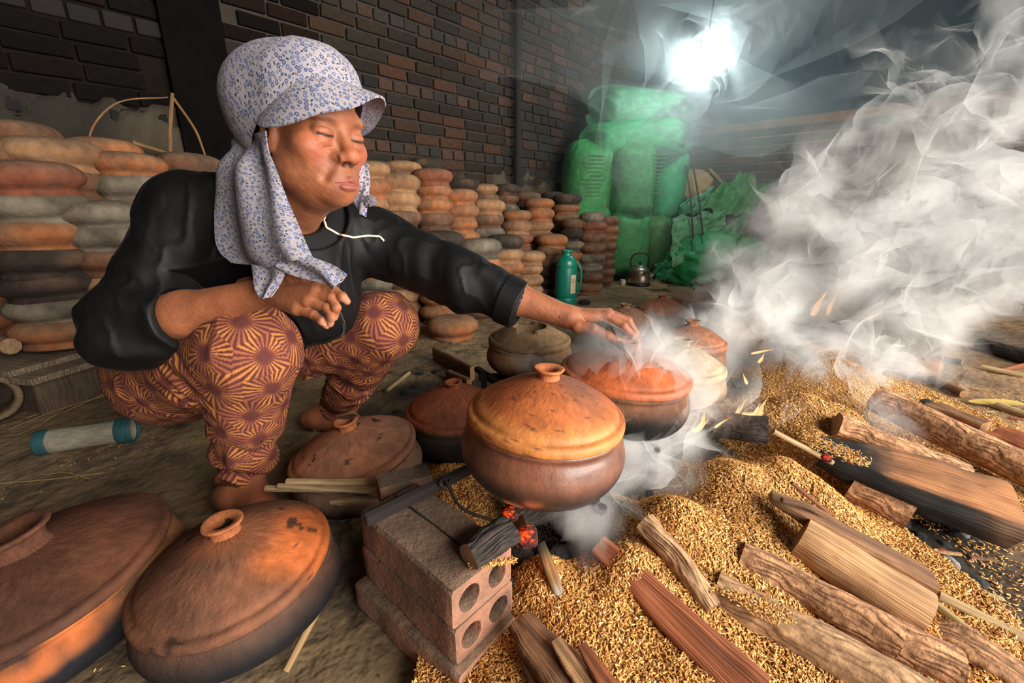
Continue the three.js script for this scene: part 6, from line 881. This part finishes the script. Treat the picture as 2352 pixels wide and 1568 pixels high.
// ---------- smoke: soft curled wisps adrift in the air, shaded by the slope of the cloud's density ----------
{
  const q = rng(999), gauss = () => (q() + q() + q() + q() - 2) * 0.87;
  const N = 9, RINGS = [[0.34, 0.82], [0.68, 0.33], [1, 0]];
  const cloudAt = (x, y, z) => fbm3(x * 2.7 - y * 1.5, y * 4.2 + x * 0.9, z * 2.7, 3);
  const toDoor = sw(-1.2, 5.2, 1.4).sub(P(2000, 600, 1.8)).normalize().add(new THREE.Vector3(0, 0.35, 0)).normalize();
  const slope = (p) => { const e = 0.03, x = p.x, y = p.y, z = p.z; return new THREE.Vector3(cloudAt(x - e, y, z) - cloudAt(x + e, y, z), cloudAt(x, y - e, z) - cloudAt(x, y + e, z), cloudAt(x, y, z - e) - cloudAt(x, y, z + e)).multiplyScalar(2.2); };
  const smokeMat = phys({ color: 0xeae8e5, vertexColors: true, transparent: true, roughness: 1, specularIntensity: 0, transmission: 0.5, thickness: 0, side: THREE.DoubleSide, depthWrite: false });
  function wisps(list, normalAt) { // [centre, radius, alpha]
    const pos = [], nor = [], col = [], idx = [], m = new THREE.Matrix4(), v = new THREE.Vector3();
    for (const [c, r, al] of list) {
      const k = q() * 6, base = pos.length / 3; m.makeRotationFromEuler(new THREE.Euler(q() * 6.28, q() * 6.28, q() * 6.28)); const bend = (x, z) => 0.5 * (x * x - z * z * (0.2 + 0.8 * Math.sin(k))) + 0.15 * Math.sin(x * 4 + k) * Math.cos(z * 3);
      const add = (x, z, a) => { v.set(x, bend(x, z), z).applyMatrix4(m).multiplyScalar(r).add(c); pos.push(v.x, v.y, v.z); const n = normalAt(v); nor.push(n.x, n.y, n.z); col.push(1, 1, 1, a * al); };
      add(0, 0, 1); for (const [rr0, a] of RINGS) for (let j = 0; j < N; j++) { const g = j / N * 6.2832, s = rr0 * (1 + 0.3 * rr0 * Math.sin(g * 2 + k) + 0.15 * rr0 * Math.sin(g * 3 + k * 2)); add(Math.cos(g) * s, Math.sin(g) * s, a); }
      for (let j = 0; j < N; j++) { const n = (j + 1) % N; idx.push(base, base + 1 + n, base + 1 + j); for (let t = 0; t < 2; t++) { const a = base + 1 + t * N, b = a + N; idx.push(a + j, a + n, b + j, a + n, b + n, b + j); } }
    }
    const g = new THREE.BufferGeometry(); g.setAttribute('position', new THREE.Float32BufferAttribute(pos, 3)); g.setAttribute('normal', new THREE.Float32BufferAttribute(nor, 3)); g.setAttribute('color', new THREE.Float32BufferAttribute(col, 4)); g.setIndex(idx); return g;
  }
  // puffs: [pixel x, pixel y, depth, radius (m), wisps]
  function plume(label, alpha, size, puffs, shred, many = 1) {
    const list = [];
    for (const [px, py, t, r, n0] of puffs) { const c = P(px, py, t), n = Math.round(n0 * many); let k = 0, guard = 0; while (k < n && guard++ < n * 14) { const p = c.clone().add(new THREE.Vector3(gauss() * r, gauss() * r * 0.75, gauss() * r)); if (p.y < 0.04) continue; const d = cloudAt(p.x, p.y, p.z); if (d < shred + q() * 0.1) continue; list.push([p, size * (0.5 + q()), alpha * (0.6 + 0.6 * smooth(shred, shred + 0.25, d))]); k++; } }
    return single('smoke', wisps(list, (p) => slope(p).add(toDoor).normalize()), smokeMat, label, 'smoke', null, 'stuff');
  }
  const blobs = [[1760, 700, 2.11, 0.107], [1900, 620, 2.11, 0.182], [2050, 600, 2.11, 0.214], [2180, 590, 2.11, 0.203], [2300, 540, 2.11, 0.214], [2240, 430, 2.21, 0.214], [2100, 480, 2.21, 0.193], [2000, 690, 2.01, 0.118], [2110, 690, 1.96, 0.107], [1830, 640, 2.11, 0.128], [2420, 470, 2.11, 0.214], [1960, 520, 2.21, 0.150]].map(([x, y, t, r]) => [P(x, y, t), r]);
  const coreField = (x, y, z) => { let d = 9; for (const [c, r] of blobs) d = smin(d, Math.hypot(x - c.x, (y - c.y) * 1.15, z - c.z) - r, 0.1); return d + (0.5 - fbm3(x * 5 - y * 2, y * 7, z * 5, 4)) * 0.24 + 0.03; };
  const cb = boundsOf(blobs.map((k) => k[0]), 0.36), cg = flipCheck(netMesh(coreField, cb[0], cb[1], 0.018, 1.6)), np = cg.attributes.position, nn = cg.attributes.normal, tv = new THREE.Vector3(); for (let i = 0; i < np.count; i++) { tv.fromBufferAttribute(nn, i).multiplyScalar(0.7).add(toDoor).normalize(); nn.setXYZ(i, tv.x, tv.y, tv.z); }
  single('smoke', cg, phys({ color: 0x989694, roughness: 1, specularIntensity: 0 }), 'dense white heart of the smoke over the far fires', 'smoke', null, 'stuff');
  plume('thick white smoke billowing from the fires and drifting to the right', 0.36, 0.142, [
    [1660, 800, 1.5, 0.08, 12], [1720, 750, 1.6, 0.12, 34], [1740, 690, 1.85, 0.16, 46], [1850, 620, 1.98, 0.17, 48], [1950, 620, 1.78, 0.2, 34], [2060, 600, 1.78, 0.2, 34], [2160, 640, 1.72, 0.16, 34], [1980, 730, 1.6, 0.12, 40], [2080, 740, 1.6, 0.11, 40], [1880, 770, 1.85, 0.1, 14], [1700, 640, 1.85, 0.1, 20],
    [1740, 600, 1.9, 0.13, 26], [1810, 520, 2.0, 0.17, 34], [1950, 450, 2.0, 0.22, 34], [2100, 400, 1.95, 0.24, 36], [2250, 380, 1.85, 0.24, 36], [2300, 560, 1.7, 0.2, 34], [2200, 540, 1.75, 0.2, 30], [2420, 450, 1.8, 0.25, 24], [2330, 600, 1.7, 0.13, 30], [2230, 680, 1.65, 0.07, 18],
  ], 0.39, 0.55);
  plume('ragged upper smoke thinning out toward the top right corner', 0.27, 0.135, [
    [2350, 300, 1.9, 0.3, 70], [2250, 250, 1.95, 0.28, 46], [2380, 120, 1.9, 0.32, 60], [2200, 130, 2.0, 0.26, 28], [2050, 320, 2.0, 0.2, 26], [1860, 420, 2.0, 0.16, 20], [2060, 180, 2.0, 0.2, 8], [1770, 480, 2.0, 0.14, 14], [2270, 690, 1.7, 0.08, 9], [1960, 380, 2.0, 0.2, 20],
  ], 0.42, 0.48);
  plume('thin smoke wisps curling round the lidded pots and over the husk piles', 0.25, 0.066, [
    [1480, 830, 0.87, 0.045, 26], [1540, 870, 0.88, 0.045, 26], [1425, 805, 0.86, 0.025, 10], [1520, 1000, 0.9, 0.07, 30], [1450, 1060, 0.8, 0.05, 20], [1480, 900, 1.0, 0.06, 20], [1400, 960, 0.85, 0.05, 20], [1370, 1090, 0.72, 0.035, 12], [1345, 1170, 0.67, 0.028, 7], [1300, 1235, 0.64, 0.02, 3], [1550, 960, 1.0, 0.08, 50], [1480, 1020, 0.9, 0.06, 32], [1480, 800, 0.98, 0.03, 12], [1510, 800, 1.05, 0.05, 24], [1460, 840, 0.98, 0.05, 20], [1560, 830, 1.1, 0.07, 30], [1650, 880, 1.15, 0.1, 55], [1750, 890, 1.2, 0.11, 60], [1800, 830, 1.35, 0.12, 66], [1850, 900, 1.2, 0.1, 44], [1950, 900, 1.2, 0.09, 40], [1900, 830, 1.35, 0.11, 44], [2020, 830, 1.35, 0.1, 50], [2000, 880, 1.2, 0.06, 15], [1670, 720, 1.5, 0.09, 26], [1670, 640, 1.8, 0.11, 26], [1710, 560, 2.0, 0.12, 26], [1600, 740, 1.5, 0.06, 6], [1240, 845, 1.1, 0.03, 6], [1310, 870, 1.05, 0.03, 6], [1900, 980, 1.0, 0.05, 12],
  ], 0.36, 0.45);
  { // haze that the lamp lights up: finer and closer toward the bulb
    const c = P(1622, 132, 3.15), list = [], dir = new THREE.Vector3();
    for (let i = 0; i < 62; i++) { const d = 0.07 * Math.pow(19, Math.pow(q(), 0.8)), u = q() * 2 - 1, a = q() * 6.2832, s = Math.sqrt(1 - u * u); dir.set(s * Math.cos(a), u, s * Math.sin(a)).multiplyScalar(d).add(c); if (dir.y > 2.8 || dir.y < 0.5) continue; list.push([dir.clone(), d * 0.92, 0.085]); }
    single('haze', wisps(list, (p) => p.clone().sub(c).normalize()), smokeMat, 'bluish haze glowing round the lamp in the back of the room', 'smoke', null, 'stuff');
  }
}
renderer.render(scene, camera);
